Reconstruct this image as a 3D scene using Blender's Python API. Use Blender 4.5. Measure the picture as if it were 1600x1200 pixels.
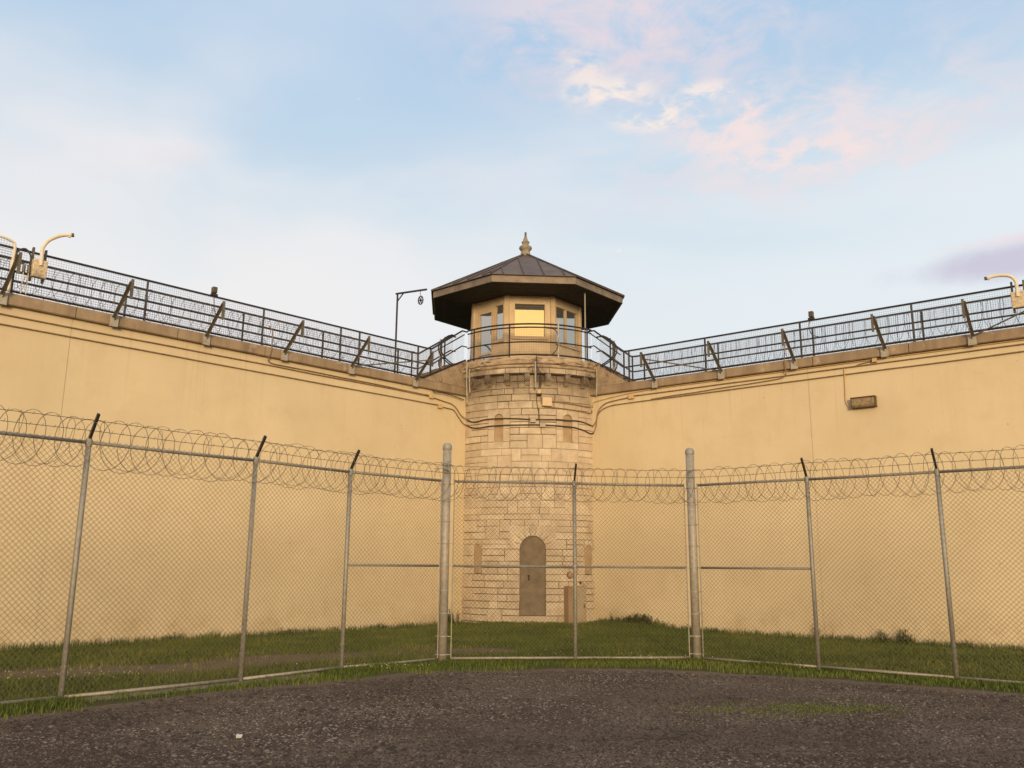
import bpy, bmesh, math, random
import numpy as np
from mathutils import Vector, Matrix
rad = math.radians
random.seed(7); rng = np.random.default_rng(11)
scene = bpy.context.scene
for o in list(bpy.data.objects): bpy.data.objects.remove(o)
C = scene.collection

# ------------------------------------------------------------------ camera, sky, sun, exposure
cam_d = bpy.data.cameras.new('camera'); cam = bpy.data.objects.new('camera', cam_d); C.objects.link(cam)
cam_d.sensor_width = 36.0; cam_d.lens = 36.0 * 1340 / 1600; cam_d.clip_start = 0.05; cam_d.clip_end = 3000
cam.matrix_world = Matrix.Translation((0, 0, 1.6)) @ Matrix.Rotation(rad(102.0), 4, 'X') @ Matrix.Rotation(rad(0.45), 4, 'Z')
scene.camera = cam
vs = scene.view_settings
vs.view_transform = 'Standard'; vs.look = 'None'; vs.exposure = 0.0; vs.gamma = 1.0; vs.use_curve_mapping = False

SUN_EL, SUN_ROT = 7.0, 176.0          # low evening sun behind the camera
sd = bpy.data.lights.new('sun', 'SUN'); sd.energy = 2.6; sd.angle = rad(11); sd.color = (1.0, 0.83, 0.56)
so = bpy.data.objects.new('sun', sd); C.objects.link(so)
sdir = Vector((math.sin(rad(SUN_ROT)) * math.cos(rad(SUN_EL)), math.cos(rad(SUN_ROT)) * math.cos(rad(SUN_EL)), math.sin(rad(SUN_EL))))
so.rotation_euler = sdir.to_track_quat('Z', 'Y').to_euler(); so.location = (0, -20, 20)

world = bpy.data.worlds.new('World'); scene.world = world; world.use_nodes = True
wt = world.node_tree; wt.nodes.clear()
def wn(t, **k):
    n = wt.nodes.new(t)
    for a, b in k.items(): setattr(n, a, b)
    return n
def wl(a, b): wt.links.new(a, b)
def wmath(op, a, b=None, c=None, clamp=False):
    n = wn('ShaderNodeMath', operation=op, use_clamp=clamp)
    for i, v in enumerate((a, b, c)):
        if v is None: continue
        if isinstance(v, (int, float)): n.inputs[i].default_value = v
        else: wl(v, n.inputs[i])
    return n.outputs[0]
def wvm(op, a, b):
    n = wn('ShaderNodeVectorMath', operation=op)
    for i, v in enumerate((a, b)):
        if isinstance(v, tuple): n.inputs[i].default_value = v
        elif isinstance(v, (int, float)): n.inputs[3].default_value = v
        elif v is not None: wl(v, n.inputs[i])
    return n
def wramp(v, a, b, lo=0., hi=1.):
    n = wn('ShaderNodeMapRange', interpolation_type='SMOOTHSTEP')
    wl(v, n.inputs[0]); n.inputs[1].default_value = a; n.inputs[2].default_value = b; n.inputs[3].default_value = lo; n.inputs[4].default_value = hi
    return n.outputs[0]
def wmix(f, a, b):
    n = wn('ShaderNodeMix', data_type='RGBA')
    if isinstance(f, float): n.inputs[0].default_value = f
    else: wl(f, n.inputs[0])
    for i, v in ((6, a), (7, b)):
        if isinstance(v, tuple): n.inputs[i].default_value = (*v, 1)
        else: wl(v, n.inputs[i])
    return n.outputs[2]
tc = wn('ShaderNodeTexCoord'); DIR = tc.outputs['Generated']
sky = wn('ShaderNodeTexSky', sky_type='NISHITA'); sky.sun_disc = False
sky.sun_elevation = rad(SUN_EL); sky.sun_rotation = rad(SUN_ROT); sky.air_density = 1.0; sky.dust_density = 1.0; sky.ozone_density = 1.6
SKY_K = 0.12
skyc = wvm('SCALE', sky.outputs[0], SKY_K).outputs[0]
sep = wn('ShaderNodeSeparateXYZ'); wl(DIR, sep.inputs[0])
def wnoise(vec, scale, detail=6, rough=.55, dist=0.):
    n = wn('ShaderNodeTexNoise'); wl(vec, n.inputs['Vector']); n.inputs['Scale'].default_value = scale
    n.inputs['Detail'].default_value = detail; n.inputs['Roughness'].default_value = rough; n.inputs['Distortion'].default_value = dist
    return n.outputs[0]
flat = wn('ShaderNodeMapping'); wl(DIR, flat.inputs[0]); flat.inputs['Scale'].default_value = (1, 1, 2.6)
# high thin haze over the whole dome: pale at the horizon, blue overhead, yellow round the low sun
gradn = wn('ShaderNodeValToRGB'); wl(sep.outputs[2], gradn.inputs[0])
for e_, (p_, c_) in zip([gradn.color_ramp.elements[0], gradn.color_ramp.elements[1]] + [gradn.color_ramp.elements.new(q) for q in (.2, .5)], [(0., (.86, .84, .82)), (1., (.30, .50, .80)), (.30, (.78, .88, .92)), (.56, (.49, .68, .90))]): e_.position = p_; e_.color = (*c_, 1)
dotn = wn('ShaderNodeVectorMath', operation='DOT_PRODUCT'); wl(DIR, dotn.inputs[0]); dotn.inputs[1].default_value = tuple(sdir)
glow = wmath('POWER', wmath('MAXIMUM', dotn.outputs['Value'], 0.), 7.)
haze_c = wmix(wmath('MULTIPLY', glow, .9), gradn.outputs[0], (3.4, 1.9, .36))
col = wmix(.86, skyc, haze_c)
# soft cirrus veil, everywhere, thicker towards the horizon
veil_n = wnoise(flat.outputs[0], 1.7, 4, .5, .5)
low = wramp(sep.outputs[2], .18, .58, 1., 0.)
veil = wmath('MULTIPLY', wramp(wmath('ADD', veil_n, wmath('MULTIPLY', low, .22)), .40, .80), .72)
pinkside = wramp(sep.outputs[0], .35, -.45)
veil_c = wmix(wmath('MULTIPLY', glow, .9), wmix(pinkside, (.82, .87, .91), (.96, .89, .87)), (3.0, 1.7, .40))
col = wmix(veil, col, veil_c)
# broken small cloud, everywhere but sparse
puff_n = wnoise(flat.outputs[0], 7.0, 9, .58, .25)
puff = wmath('MULTIPLY', wramp(puff_n, .60, .76), .30)
col = wmix(puff, col, wmix(wmath('MULTIPLY', glow, .9), (.84, .74, .77), (2.8, 1.6, .42)))
# larger cloud groups: centre direction, half width, half height, colour, edge, strength, noise scale, noise amount
GROUPS = [((-.17, .851, .497), .004, .003, (.92, .85, .86), .8, .7, 60., 3.),
          ((.121, .927, .354), .005, .005, (.96, .88, .80), .8, .8, 60., 3.),
          ((.515, .80, .303), .150, .024, (.60, .57, .70), .35, .9, 7., 1.1),
          ((.530, .79, .323), .125, .009, (.88, .70, .74), .5, .7, 9., 1.1)]
# pink evening cloud field: broad region, structure from layered noise
fld = wn('ShaderNodeMapping'); wl(DIR, fld.inputs[0]); fld.inputs['Scale'].default_value = (1, 1, 1.9)
warp = wnoise(fld.outputs[0], 5.0, 6, .6, .8); fine_n = wnoise(fld.outputs[0], 15.0, 10, .64, .6)
fine2 = wnoise(fld.outputs[0], 30.0, 10, .60, .5)
for (cx, cy, cz), hw, hh, colr, k, t0, nz in [((.13, .815, .565), .24, .085, (.80, .70, .755), .90, .48, fine_n), ((.33, .83, .445), .20, .070, (.93, .765, .755), .95, .50, fine_n), ((.16, .88, .43), .30, .060, (.75, .74, .82), .50, .52, fine_n), ((.52, .74, .50), .25, .10, (.70, .70, .80), .45, .52, fine_n),
        ((.108, .854, .509), .055, .017, (.98, .85, .77), .92, .495, fine2), ((.152, .862, .485), .050, .018, (.98, .85, .77), .92, .495, fine2), ((.205, .841, .502), .042, .012, (.97, .86, .79), .85, .46, fine2), ((.075, .85, .525), .030, .035, (.94, .82, .76), .75, .47, fine2), ((.236, .843, .472), .060, .045, (.94, .77, .75), .85, .48, fine2), ((.31, .845, .434), .11, .024, (.94, .77, .75), .85, .46, fine2)]:
    m = wvm('MULTIPLY', wvm('SUBTRACT', DIR, (cx, cy, cz)).outputs[0], (1 / hw, .6 / hw, 1 / hh)).outputs[0]
    ln = wn('ShaderNodeVectorMath', operation='LENGTH'); wl(m, ln.inputs[0]); reg = wramp(ln.outputs['Value'], 1.25, .25)
    dens = wmath('ADD', wmath('MULTIPLY', warp, .45), wmath('MULTIPLY', nz, .55))
    col = wmix(wmath('MULTIPLY', wmath('MULTIPLY', wramp(dens, t0 - (.09 if nz is fine_n else .05), t0 + (.13 if nz is fine_n else .08)), reg), k), col, colr)
for (cx, cy, cz), hw, hh, colr, edge, k, ns, amp in GROUPS:
    d = wvm('SUBTRACT', DIR, (cx, cy, cz)).outputs[0]
    m = wvm('MULTIPLY', d, (1 / hw, 1 / hw * .6, 1 / hh)).outputs[0]
    ln = wn('ShaderNodeVectorMath', operation='LENGTH'); wl(m, ln.inputs[0])
    nn = wnoise(DIR, ns, 9, .62, .35)
    v = wmath('SUBTRACT', wmath('ADD', 1.0, wmath('MULTIPLY', wmath('SUBTRACT', nn, .5), amp)), ln.outputs['Value'])
    col = wmix(wmath('MULTIPLY', wramp(v, 0., edge * 2.2), k), col, colr)
bg = wn('ShaderNodeBackground'); wl(col, bg.inputs[0]); bg.inputs[1].default_value = 1.0
wo = wn('ShaderNodeOutputWorld'); wl(bg.outputs[0], wo.inputs[0])

# ------------------------------------------------------------------ helpers
class MB:
    def __init__(s): s.v = []; s.f = []; s.n = 0
    def add(s, vs_, fs):
        s.v.extend([tuple(map(float, q)) for q in vs_]); s.f.extend([tuple(i + s.n for i in q) for q in fs]); s.n += len(vs_); return s
    def box(s, c, ax, ay, az):
        c, ax, ay, az = (np.array(q, float) for q in (c, ax, ay, az))
        if np.dot(np.cross(ax, ay), az) < 0: ax, ay = ay, ax
        vs_ = [c + sx * ax + sy * ay + sz * az for sz in (-1, 1) for sx, sy in ((-1, -1), (1, -1), (1, 1), (-1, 1))]
        return s.add(vs_, [(3, 2, 1, 0), (4, 5, 6, 7), (0, 1, 5, 4), (1, 2, 6, 5), (2, 3, 7, 6), (3, 0, 4, 7)])
    def aabox(s, x0, x1, y0, y1, z0, z1):
        return s.box(((x0 + x1) / 2, (y0 + y1) / 2, (z0 + z1) / 2), ((x1 - x0) / 2, 0, 0), (0, (y1 - y0) / 2, 0), (0, 0, (z1 - z0) / 2))
    def bar(s, a, b, w, h, up=(0, 0, 1)):
        a, b = np.array(a, float), np.array(b, float); d = b - a; L = np.linalg.norm(d); d /= L
        u = np.array(up, float); x = np.cross(d, u)
        if np.linalg.norm(x) < 1e-3: x = np.cross(d, (1, 0, 0))
        x /= np.linalg.norm(x); y = np.cross(x, d)
        return s.box((a + b) / 2, d * L / 2, x * w / 2, y * h / 2)
    def tube(s, pts, r, n=8, caps=True):
        pts = [np.array(p, float) for p in pts]; m = len(pts)
        t0 = pts[1] - pts[0]; t0 /= np.linalg.norm(t0)
        ref = np.array((0, 0, 1.)) if abs(t0[2]) < .9 else np.array((1., 0, 0))
        x = np.cross(t0, ref); x /= np.linalg.norm(x)
        base = s.n; vs_ = []
        for i in range(m):
            t = pts[min(i + 1, m - 1)] - pts[max(i - 1, 0)]; t /= (np.linalg.norm(t) + 1e-12)
            x = x - t * np.dot(x, t); x /= (np.linalg.norm(x) + 1e-12); y = np.cross(t, x)
            rr = r[i] if hasattr(r, '__len__') else r
            for k in range(n):
                a = 2 * math.pi * k / n; vs_.append(pts[i] + rr * (math.cos(a) * x + math.sin(a) * y))
        fs = [(i * n + k, i * n + (k + 1) % n, (i + 1) * n + (k + 1) % n, (i + 1) * n + k) for i in range(m - 1) for k in range(n)]
        if caps: fs += [tuple(reversed(range(n))), tuple(range((m - 1) * n, m * n))]
        return s.add(vs_, fs)
    def lathe(s, prof, c=(0, 0), n=32, a0=0., a1=2 * math.pi):
        full = abs(a1 - a0 - 2 * math.pi) < 1e-6; m = n if full else n + 1
        vs_ = [(c[0] + r * math.sin(a0 + (a1 - a0) * k / n), c[1] - r * math.cos(a0 + (a1 - a0) * k / n), z) for r, z in prof for k in range(m)]
        fs = []
        for i in range(len(prof) - 1):
            for k in range(n):
                k2 = (k + 1) % m; fs.append((i * m + k, i * m + k2, (i + 1) * m + k2, (i + 1) * m + k))
        return s.add(vs_, fs)
    def prism(s, A, B):
        n = len(A); return s.add(list(A) + list(B), [tuple(range(n)), tuple(reversed(range(n, 2 * n)))] + [(i, n + i, n + (i + 1) % n, (i + 1) % n) for i in range(n)])
    def build(s, name, mat, parent=None, smooth=False):
        return mkobj(name, np.array(s.v), s.f, mat, parent, smooth)
def mkobj(name, v, f, mat, parent=None, smooth=False, fix=True):
    v = np.asarray(v, float); lo, hi = v.min(0), v.max(0); c = np.array([(lo[0] + hi[0]) / 2, (lo[1] + hi[1]) / 2, lo[2]])
    me = bpy.data.meshes.new(name); me.from_pydata((v - c).tolist(), [], f)
    if fix:
        bm = bmesh.new(); bm.from_mesh(me); bmesh.ops.recalc_face_normals(bm, faces=bm.faces); bm.to_mesh(me); bm.free()
    if smooth: me.shade_smooth()
    me.materials.append(mat)
    o = bpy.data.objects.new(name, me); C.objects.link(o); o.location = c
    if parent: setpar(o, parent)
    return o
WORLD_LOC = {}
def setpar(o, p):
    o.parent = p; L = Vector((0, 0, 0)); q = p
    while q: L += q.location; q = q.parent if q.parent else None
    # parent chain has translations only; child keeps world position
    par = p; M = Vector((0, 0, 0))
    M = worldloc(p); o.location = o.location - M
def worldloc(o):
    L = Vector(o.location)
    while o.parent: o = o.parent; L += o.location
    return L
def bigmesh(name, v, f, mat, parent=None, attr=None, smooth=False):
    """numpy arrays, all faces with the same vertex count"""
    v = np.ascontiguousarray(v, np.float32); f = np.ascontiguousarray(f, np.int32); k = f.shape[1]
    lo, hi = v.min(0), v.max(0); c = np.array([(lo[0] + hi[0]) / 2, (lo[1] + hi[1]) / 2, lo[2]], np.float32)
    me = bpy.data.meshes.new(name); me.vertices.add(len(v)); me.vertices.foreach_set('co', (v - c).ravel())
    me.loops.add(f.size); me.loops.foreach_set('vertex_index', f.ravel())
    me.polygons.add(len(f)); me.polygons.foreach_set('loop_start', np.arange(0, f.size, k, dtype=np.int32))
    me.update(calc_edges=True)
    if attr:
        for an, arr in attr.items():
            dom = 'FACE' if len(arr) == len(f) else 'POINT'
            a = me.attributes.new(an, 'FLOAT', dom); a.data.foreach_set('value', np.ascontiguousarray(arr, np.float32))
    if smooth: me.shade_smooth()
    me.materials.append(mat)
    o = bpy.data.objects.new(name, me); C.objects.link(o); o.location = c.tolist()
    if parent: setpar(o, parent)
    return o
def tag(o, label=None, cat=None, group=None, kind=None):
    if label: o['label'] = label
    if cat: o['category'] = cat
    if group: o['group'] = group
    if kind: o['kind'] = kind
    return o
def thing(name, label, cat, loc, group=None):
    o = bpy.data.objects.new(name, None); C.objects.link(o); o.location = loc; o.empty_display_size = .2
    return tag(o, label, cat, group)
def copy_tree(o, parent=None):
    c = o.copy(); C.objects.link(c); c.parent = parent
    for ch in [q for q in bpy.data.objects if q.parent == o]: copy_tree(ch, c)
    return c
def arc(pts, k=6):
    """round the corners of a polyline with Catmull-Rom"""
    P = [np.array(p, float) for p in pts]; P = [2 * P[0] - P[1]] + P + [2 * P[-1] - P[-2]]; out = []
    for i in range(1, len(P) - 2):
        for j in range(k):
            t = j / k; a, b, c, d = P[i - 1], P[i], P[i + 1], P[i + 2]
            out.append(.5 * ((2 * b) + (c - a) * t + (2 * a - 5 * b + 4 * c - d) * t * t + (3 * b - a - 3 * c + d) * t ** 3))
    out.append(P[-2]); return out
def vnoise(x, y, seed=0):
    """numpy value noise 0..1"""
    x = np.asarray(x, float); y = np.asarray(y, float); xi = np.floor(x).astype(np.int64); yi = np.floor(y).astype(np.int64); fx = x - xi; fy = y - yi
    fx = fx * fx * (3 - 2 * fx); fy = fy * fy * (3 - 2 * fy)
    def h(a, b):
        n = (a * 374761393 + b * 668265263 + seed * 982451653) & 0x7fffffff
        n = ((n ^ (n >> 13)) * 1274126177) & 0x7fffffff
        return ((n ^ (n >> 16)) & 0xffff) / 65535.
    return (h(xi, yi) * (1 - fx) + h(xi + 1, yi) * fx) * (1 - fy) + (h(xi, yi + 1) * (1 - fx) + h(xi + 1, yi + 1) * fx) * fy

# ------------------------------------------------------------------ materials
M = {}
def nodes(name):
    m = bpy.data.materials.new(name); m.use_nodes = True; nt = m.node_tree; b = nt.nodes['Principled BSDF']; M[name] = m
    return m, nt, b
def nn_(nt, t, **k):
    n = nt.nodes.new(t)
    for a, b in k.items(): setattr(n, a, b)
    return n
def tex(nt, scale, detail=6, rough=.6, vec=None, dist=0., world_pos=True, stretch=None):
    if vec is None: vec = nt.nodes.get('POS').outputs[0] if nt.nodes.get('POS') else None
    if vec is None:
        g = nn_(nt, 'ShaderNodeNewGeometry'); g.name = 'POS'; vec = g.outputs[0]
    if stretch:
        mp = nn_(nt, 'ShaderNodeMapping'); nt.links.new(vec, mp.inputs[0]); mp.inputs['Scale'].default_value = stretch; vec = mp.outputs[0]
    n = nn_(nt, 'ShaderNodeTexNoise'); nt.links.new(vec, n.inputs['Vector']); n.inputs['Scale'].default_value = scale; n.inputs['Detail'].default_value = detail
    n.inputs['Roughness'].default_value = rough; n.inputs['Distortion'].default_value = dist
    return n.outputs[0]
def mr(nt, v, a, b, lo=0., hi=1.):
    n = nn_(nt, 'ShaderNodeMapRange'); nt.links.new(v, n.inputs[0])
    for i, q in enumerate((a, b, lo, hi)): n.inputs[i + 1].default_value = q
    return n.outputs[0]
def mixc(nt, f, a, b, blend='MIX'):
    n = nn_(nt, 'ShaderNodeMix', data_type='RGBA', blend_type=blend)
    if isinstance(f, (int, float)): n.inputs[0].default_value = f
    else: nt.links.new(f, n.inputs[0])
    for i, v in ((6, a), (7, b)):
        if isinstance(v, tuple): n.inputs[i].default_value = (*v, 1)
        else: nt.links.new(v, n.inputs[i])
    return n.outputs[2]
def mth(nt, op, a, b=None):
    n = nn_(nt, 'ShaderNodeMath', operation=op)
    for i, v in enumerate((a, b)):
        if v is None: continue
        if isinstance(v, (int, float)): n.inputs[i].default_value = v
        else: nt.links.new(v, n.inputs[i])
    return n.outputs[0]
def bump(nt, b, h, strength=.3, dist=.01):
    n = nn_(nt, 'ShaderNodeBump'); nt.links.new(h, n.inputs['Height']); n.inputs['Strength'].default_value = strength; n.inputs['Distance'].default_value = dist
    nt.links.new(n.outputs[0], b.inputs['Normal'])
def simple(name, c1, c2=None, scale=8., rough=.6, metal=0., bmp=.2, spec=None, rnd=0., detail=6, stretch=None, lo=.35, hi=.68, wear=None, wscale=5., wlo=.6, whi=.7, wst=None):
    m, nt, b = nodes(name); c2 = c2 or tuple(q * .7 for q in c1)
    t = tex(nt, scale, detail, stretch=stretch); c = mixc(nt, mr(nt, t, lo, hi), c1, c2)
    if wear: c = mixc(nt, mr(nt, tex(nt, wscale, 8, .65, stretch=wst), wlo, whi), c, wear)
    if rnd:
        oi = nn_(nt, 'ShaderNodeObjectInfo'); v = mr(nt, oi.outputs['Random'], 0, 1, 1 - rnd, 1 + rnd)
        hs = nn_(nt, 'ShaderNodeHueSaturation'); nt.links.new(v, hs.inputs['Value']); nt.links.new(c, hs.inputs['Color']); c = hs.outputs[0]
    nt.links.new(c, b.inputs['Base Color']); b.inputs['Roughness'].default_value = rough; b.inputs['Metallic'].default_value = metal
    if spec is not None: b.inputs['Specular IOR Level'].default_value = spec
    if bmp: bump(nt, b, tex(nt, scale * 5, 4), bmp)
    return m
# painted stucco of the walls
m, nt, b = nodes('stucco')
big = tex(nt, .35, 5, .55); mid = tex(nt, 1.6, 8, .62, dist=.4); streak = tex(nt, 1.0, 6, .6, stretch=(2.2, 2.2, .12)); fine = tex(nt, 22, 6, .6)
c = mixc(nt, mr(nt, big, .35, .68), (.640, .510, .325), (.568, .446, .280))
c = mixc(nt, mr(nt, mid, .50, .78, 0, .5), c, (.51, .385, .228))
c = mixc(nt, mr(nt, streak, .52, .78, 0, .35), c, (.54, .41, .24))
specks = tex(nt, 6.5, 3, .5); c = mixc(nt, mr(nt, specks, .735, .765, 0, .55), c, (.26, .17, .085))
g = nn_(nt, 'ShaderNodeSeparateXYZ'); nt.links.new(nt.nodes['POS'].outputs[0], g.inputs[0])
base_d = mth(nt, 'MULTIPLY', mr(nt, g.outputs[2], .02, 1.0, 1, 0), mr(nt, tex(nt, 1.3, 8, .7), .45, .66))
c = mixc(nt, mth(nt, 'MULTIPLY', base_d, .6), c, (.34, .235, .115))
drip = mth(nt, 'MULTIPLY', mr(nt, g.outputs[2], 4.6, 6.5, 0, 1), mr(nt, tex(nt, 2.6, 7, .7, stretch=(3.0, 3.0, .10)), .55, .72))
c = mixc(nt, mth(nt, 'MULTIPLY', drip, .33), c, (.33, .225, .12))
scuff = tex(nt, 1.1, 10, .75, dist=1.2); c = mixc(nt, mr(nt, scuff, .655, .70, 0, .35), c, (.72, .57, .36))
trow = tex(nt, 2.0, 5, .6, stretch=(.35, .35, 3.2)); c = mixc(nt, mr(nt, trow, .55, .75, 0, .3), c, (.57, .435, .255))
nt.links.new(c, b.inputs['Base Color']); b.inputs['Roughness'].default_value = .85; b.inputs['Specular IOR Level'].default_value = .2
bump(nt, b, mth(nt, 'ADD', mth(nt, 'MULTIPLY', fine, .4), mid), .35, .012)
# tower stones
m, nt, b = nodes('stone')
oi = nn_(nt, 'ShaderNodeObjectInfo')
c = mixc(nt, oi.outputs['Random'], (.63, .51, .37), (.50, .40, .285))
c = mixc(nt, mr(nt, mth(nt, 'FRACT', mth(nt, 'MULTIPLY', oi.outputs['Random'], 7.31)), .62, .9, 0, .6), c, (.53, .40, .29))
c = mixc(nt, mr(nt, tex(nt, 2.4, 10, .70, dist=.5), .44, .70, 0, .75), c, (.36, .275, .185))
c = mixc(nt, mr(nt, tex(nt, 1.4, 7, .65, stretch=(2.5, 2.5, .3)), .50, .75, 0, .5), c, (.42, .31, .20))
c = mixc(nt, mr(nt, tex(nt, 14, 5, .6), .60, .72, 0, .5), c, (.30, .20, .12))
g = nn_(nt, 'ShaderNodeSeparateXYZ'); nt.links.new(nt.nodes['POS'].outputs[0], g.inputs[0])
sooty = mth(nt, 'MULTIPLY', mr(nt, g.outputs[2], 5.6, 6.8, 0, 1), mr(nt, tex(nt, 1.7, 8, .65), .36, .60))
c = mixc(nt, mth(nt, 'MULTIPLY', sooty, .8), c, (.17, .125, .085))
vm_ = nn_(nt, 'ShaderNodeVectorMath', operation='SUBTRACT'); nt.links.new(nt.nodes['POS'].outputs[0], vm_.inputs[0]); vm_.inputs[1].default_value = (.60, 24.15, 2.68)
vs2 = nn_(nt, 'ShaderNodeVectorMath', operation='MULTIPLY'); nt.links.new(vm_.outputs[0], vs2.inputs[0]); vs2.inputs[1].default_value = (1 / .10, 1., 1 / .22)
vl_ = nn_(nt, 'ShaderNodeVectorMath', operation='LENGTH'); nt.links.new(vs2.outputs[0], vl_.inputs[0])
lime = mr(nt, mth(nt, 'ADD', vl_.outputs['Value'], mth(nt, 'MULTIPLY', tex(nt, 9, 5, .6), 1.4)), 1.75, 1.25)
c = mixc(nt, mth(nt, 'MULTIPLY', lime, .7), c, (.36, .31, .215))
nt.links.new(c, b.inputs['Base Color']); b.inputs['Roughness'].default_value = .9; b.inputs['Specular IOR Level'].default_value = .15
bump(nt, b, mth(nt, 'ADD', mth(nt, 'MULTIPLY', tex(nt, 30, 6, .65), .5), tex(nt, 7, 8, .65)), .9, .03)
simple('mortar', (.22, .165, .11), (.12, .088, .060), 9, .95, rnd=0)
simple('cornice', (.44, .32, .20), (.24, .165, .105), 5, .9, bmp=.6, wear=(.085, .058, .042), wscale=3.0, wlo=.54, whi=.62, wst=(1.2, 1.2, 7.))
simple('concrete', (.33, .235, .145), (.20, .135, .082), 2.6, .9, bmp=.4, stretch=(1, 1, .35), wear=(.42, .32, .21), wscale=3, wlo=.60, whi=.72)
simple('parapet_concrete', (.36, .255, .155), (.22, .155, .095), 3.5, .9, bmp=.4, wear=(.16, .11, .07), wscale=6, wlo=.58, whi=.63)
simple('plate', (.42, .37, .30), (.28, .235, .185), 9, .7, .2)
simple('strut', (.17, .145, .108), (.10, .085, .062), 7, .65, .5, wear=(.16, .075, .03), wscale=10, wlo=.6, whi=.7)
simple('black_pipe', (.035, .026, .022), (.02, .016, .014), 12, .5, .2, bmp=.1, wear=(.07, .035, .02), wscale=16, wlo=.62, whi=.7)
simple('grid_wire', (.20, .19, .19), (.13, .12, .12), 14, .5, .5, bmp=0)
simple('razor', (.17, .135, .105), (.11, .08, .055), 9, .5, .6, bmp=0)
simple('galvanised', (.31, .285, .245), (.21, .19, .16), 22, .6, .15, bmp=.1, wear=(.22, .13, .075), wscale=5, wlo=.64, whi=.74)
simple('galvanised_light', (.36, .315, .255), (.25, .215, .17), 16, .55, .15, bmp=.1, wear=(.30, .22, .15), wscale=3.2, wlo=.58, whi=.72)
simple('link_wire', (.18, .135, .080), (.11, .080, .048), 5, .6, .2, bmp=0)
simple('cream_paint', (.70, .60, .44), (.60, .50, .36), 6, .55, bmp=.1, wear=(.34, .24, .15), wscale=14, wlo=.62, whi=.70)
simple('mottled_box', (.66, .53, .34), (.40, .29, .18), 22, .6, bmp=.2, wear=(.16, .11, .07), wscale=26, wlo=.58, whi=.64)
simple('conduit', (.26, .165, .085), (.17, .105, .055), 8, .7)
simple('conduit_painted', (.60, .40, .19), (.46, .30, .14), 8, .7)
simple('cable', (.06, .036, .024), (.035, .022, .016), 8, .7)
simple('cabin_paint', (.60, .44, .26), (.50, .355, .205), 3, .6, bmp=.1, wear=(.34, .225, .13), wscale=6, wlo=.64, whi=.74)
simple('frame_paint', (.55, .395, .225), (.46, .32, .18), 5, .55, bmp=.1)
simple('roof_metal', (.120, .086, .070), (.068, .047, .039), 2.2, .62, .05, bmp=.15, rnd=.2, stretch=(1, 1, .5), wear=(.21, .18, .165), wscale=5.5, wlo=.68, whi=.80)
simple('seam_metal', (.075, .052, .042), (.045, .031, .026), 5, .6, .05, bmp=.1)
simple('fascia', (.235, .175, .125), (.15, .108, .078), 4, .6, .1, rnd=.1, wear=(.10, .065, .045), wscale=9, wlo=.60, whi=.68)
simple('soffit', (.036, .028, .023), (.022, .017, .015), 5, .8, rnd=.18, bmp=.1)
simple('finial_stone', (.30, .245, .18), (.17, .135, .095), 9, .8, bmp=.4, wear=(.13, .10, .07), wscale=12)
simple('copper_rod', (.17, .17, .10), (.10, .09, .05), 9, .6, .4)
simple('dark_inside', (.02, .017, .015), (.012, .01, .009), 4, .9, bmp=0)
simple('door_steel', (.205, .150, .095), (.125, .092, .060), 4.5, .8, bmp=.5, wear=(.29, .225, .155), wscale=5, wlo=.62, whi=.72)
simple('niche_fill', (.41, .285, .165), (.31, .21, .12), 5, .9, bmp=.3)
simple('cabinet_grey', (.37, .285, .18), (.30, .225, .14), 3, .6, .1, bmp=.1, wear=(.22, .15, .09), wscale=7, wlo=.66, whi=.74)
simple('rust_wood', (.33, .215, .12), (.24, .15, .085), 4, .8, stretch=(6, 6, .6))
simple('junction_grey', (.36, .30, .22), (.28, .23, .16), 6, .6, bmp=.1)
simple('lamp_glass', (.33, .225, .11), (.17, .11, .055), 14, .35, bmp=.1)
simple('bronze', (.13, .085, .045), (.08, .05, .03), 9, .55, .4)
simple('kerb', (.19, .15, .11), (.12, .092, .068), 5, .95, bmp=.5)
simple('white_litter', (.52, .51, .49), (.36, .35, .33), 10, .7)
m, nt, b = nodes('glass')        # reflective tinted glazing
b.inputs['Base Color'].default_value = (.50, .49, .46, 1); b.inputs['Metallic'].default_value = .85; b.inputs['Roughness'].default_value = .035
bump(nt, b, tex(nt, 1.6, 2, .4), .05, .01)
# bare ground: gravel yard, soil under the lawn, worn path
m, nt, b = nodes('ground')
at = nn_(nt, 'ShaderNodeAttribute', attribute_name='lawn'); ap = nn_(nt, 'ShaderNodeAttribute', attribute_name='path'); am = nn_(nt, 'ShaderNodeAttribute', attribute_name='moss')
n1 = tex(nt, 1.1, 8, .6); n2 = tex(nt, 34, 5, .7); n3 = tex(nt, 95, 2, .5); n4 = tex(nt, 5.0, 8, .7)
gr = mixc(nt, mr(nt, n1, .35, .68), (.150, .109, .080), (.106, .076, .055))
gr = mixc(nt, mr(nt, tex(nt, .45, 6, .6, dist=.8), .46, .58, 0, .85), gr, (.072, .048, .033))
gr = mixc(nt, mr(nt, n4, .50, .72, 0, .75), gr, (.066, .043, .030))
gr = mixc(nt, mr(nt, n2, .50, .75), gr, (.055, .037, .026))
gr = mixc(nt, mr(nt, n3, .62, .72, 0, .85), gr, (.22, .180, .145))
ed = mth(nt, 'ADD', at.outputs['Fac'], mth(nt, 'MULTIPLY', mth(nt, 'SUBTRACT', n4, .5), 1.1))
fineband = mr(nt, ed, .06, .32)
gr = mixc(nt, mth(nt, 'MULTIPLY', fineband, .7), gr, (.165, .120, .087))
soil = mixc(nt, mr(nt, n4, .4, .65), (.060, .062, .018), (.090, .075, .032))
pth = mixc(nt, mr(nt, n4, .42, .62), (.165, .118, .082), (.105, .082, .048))
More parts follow.
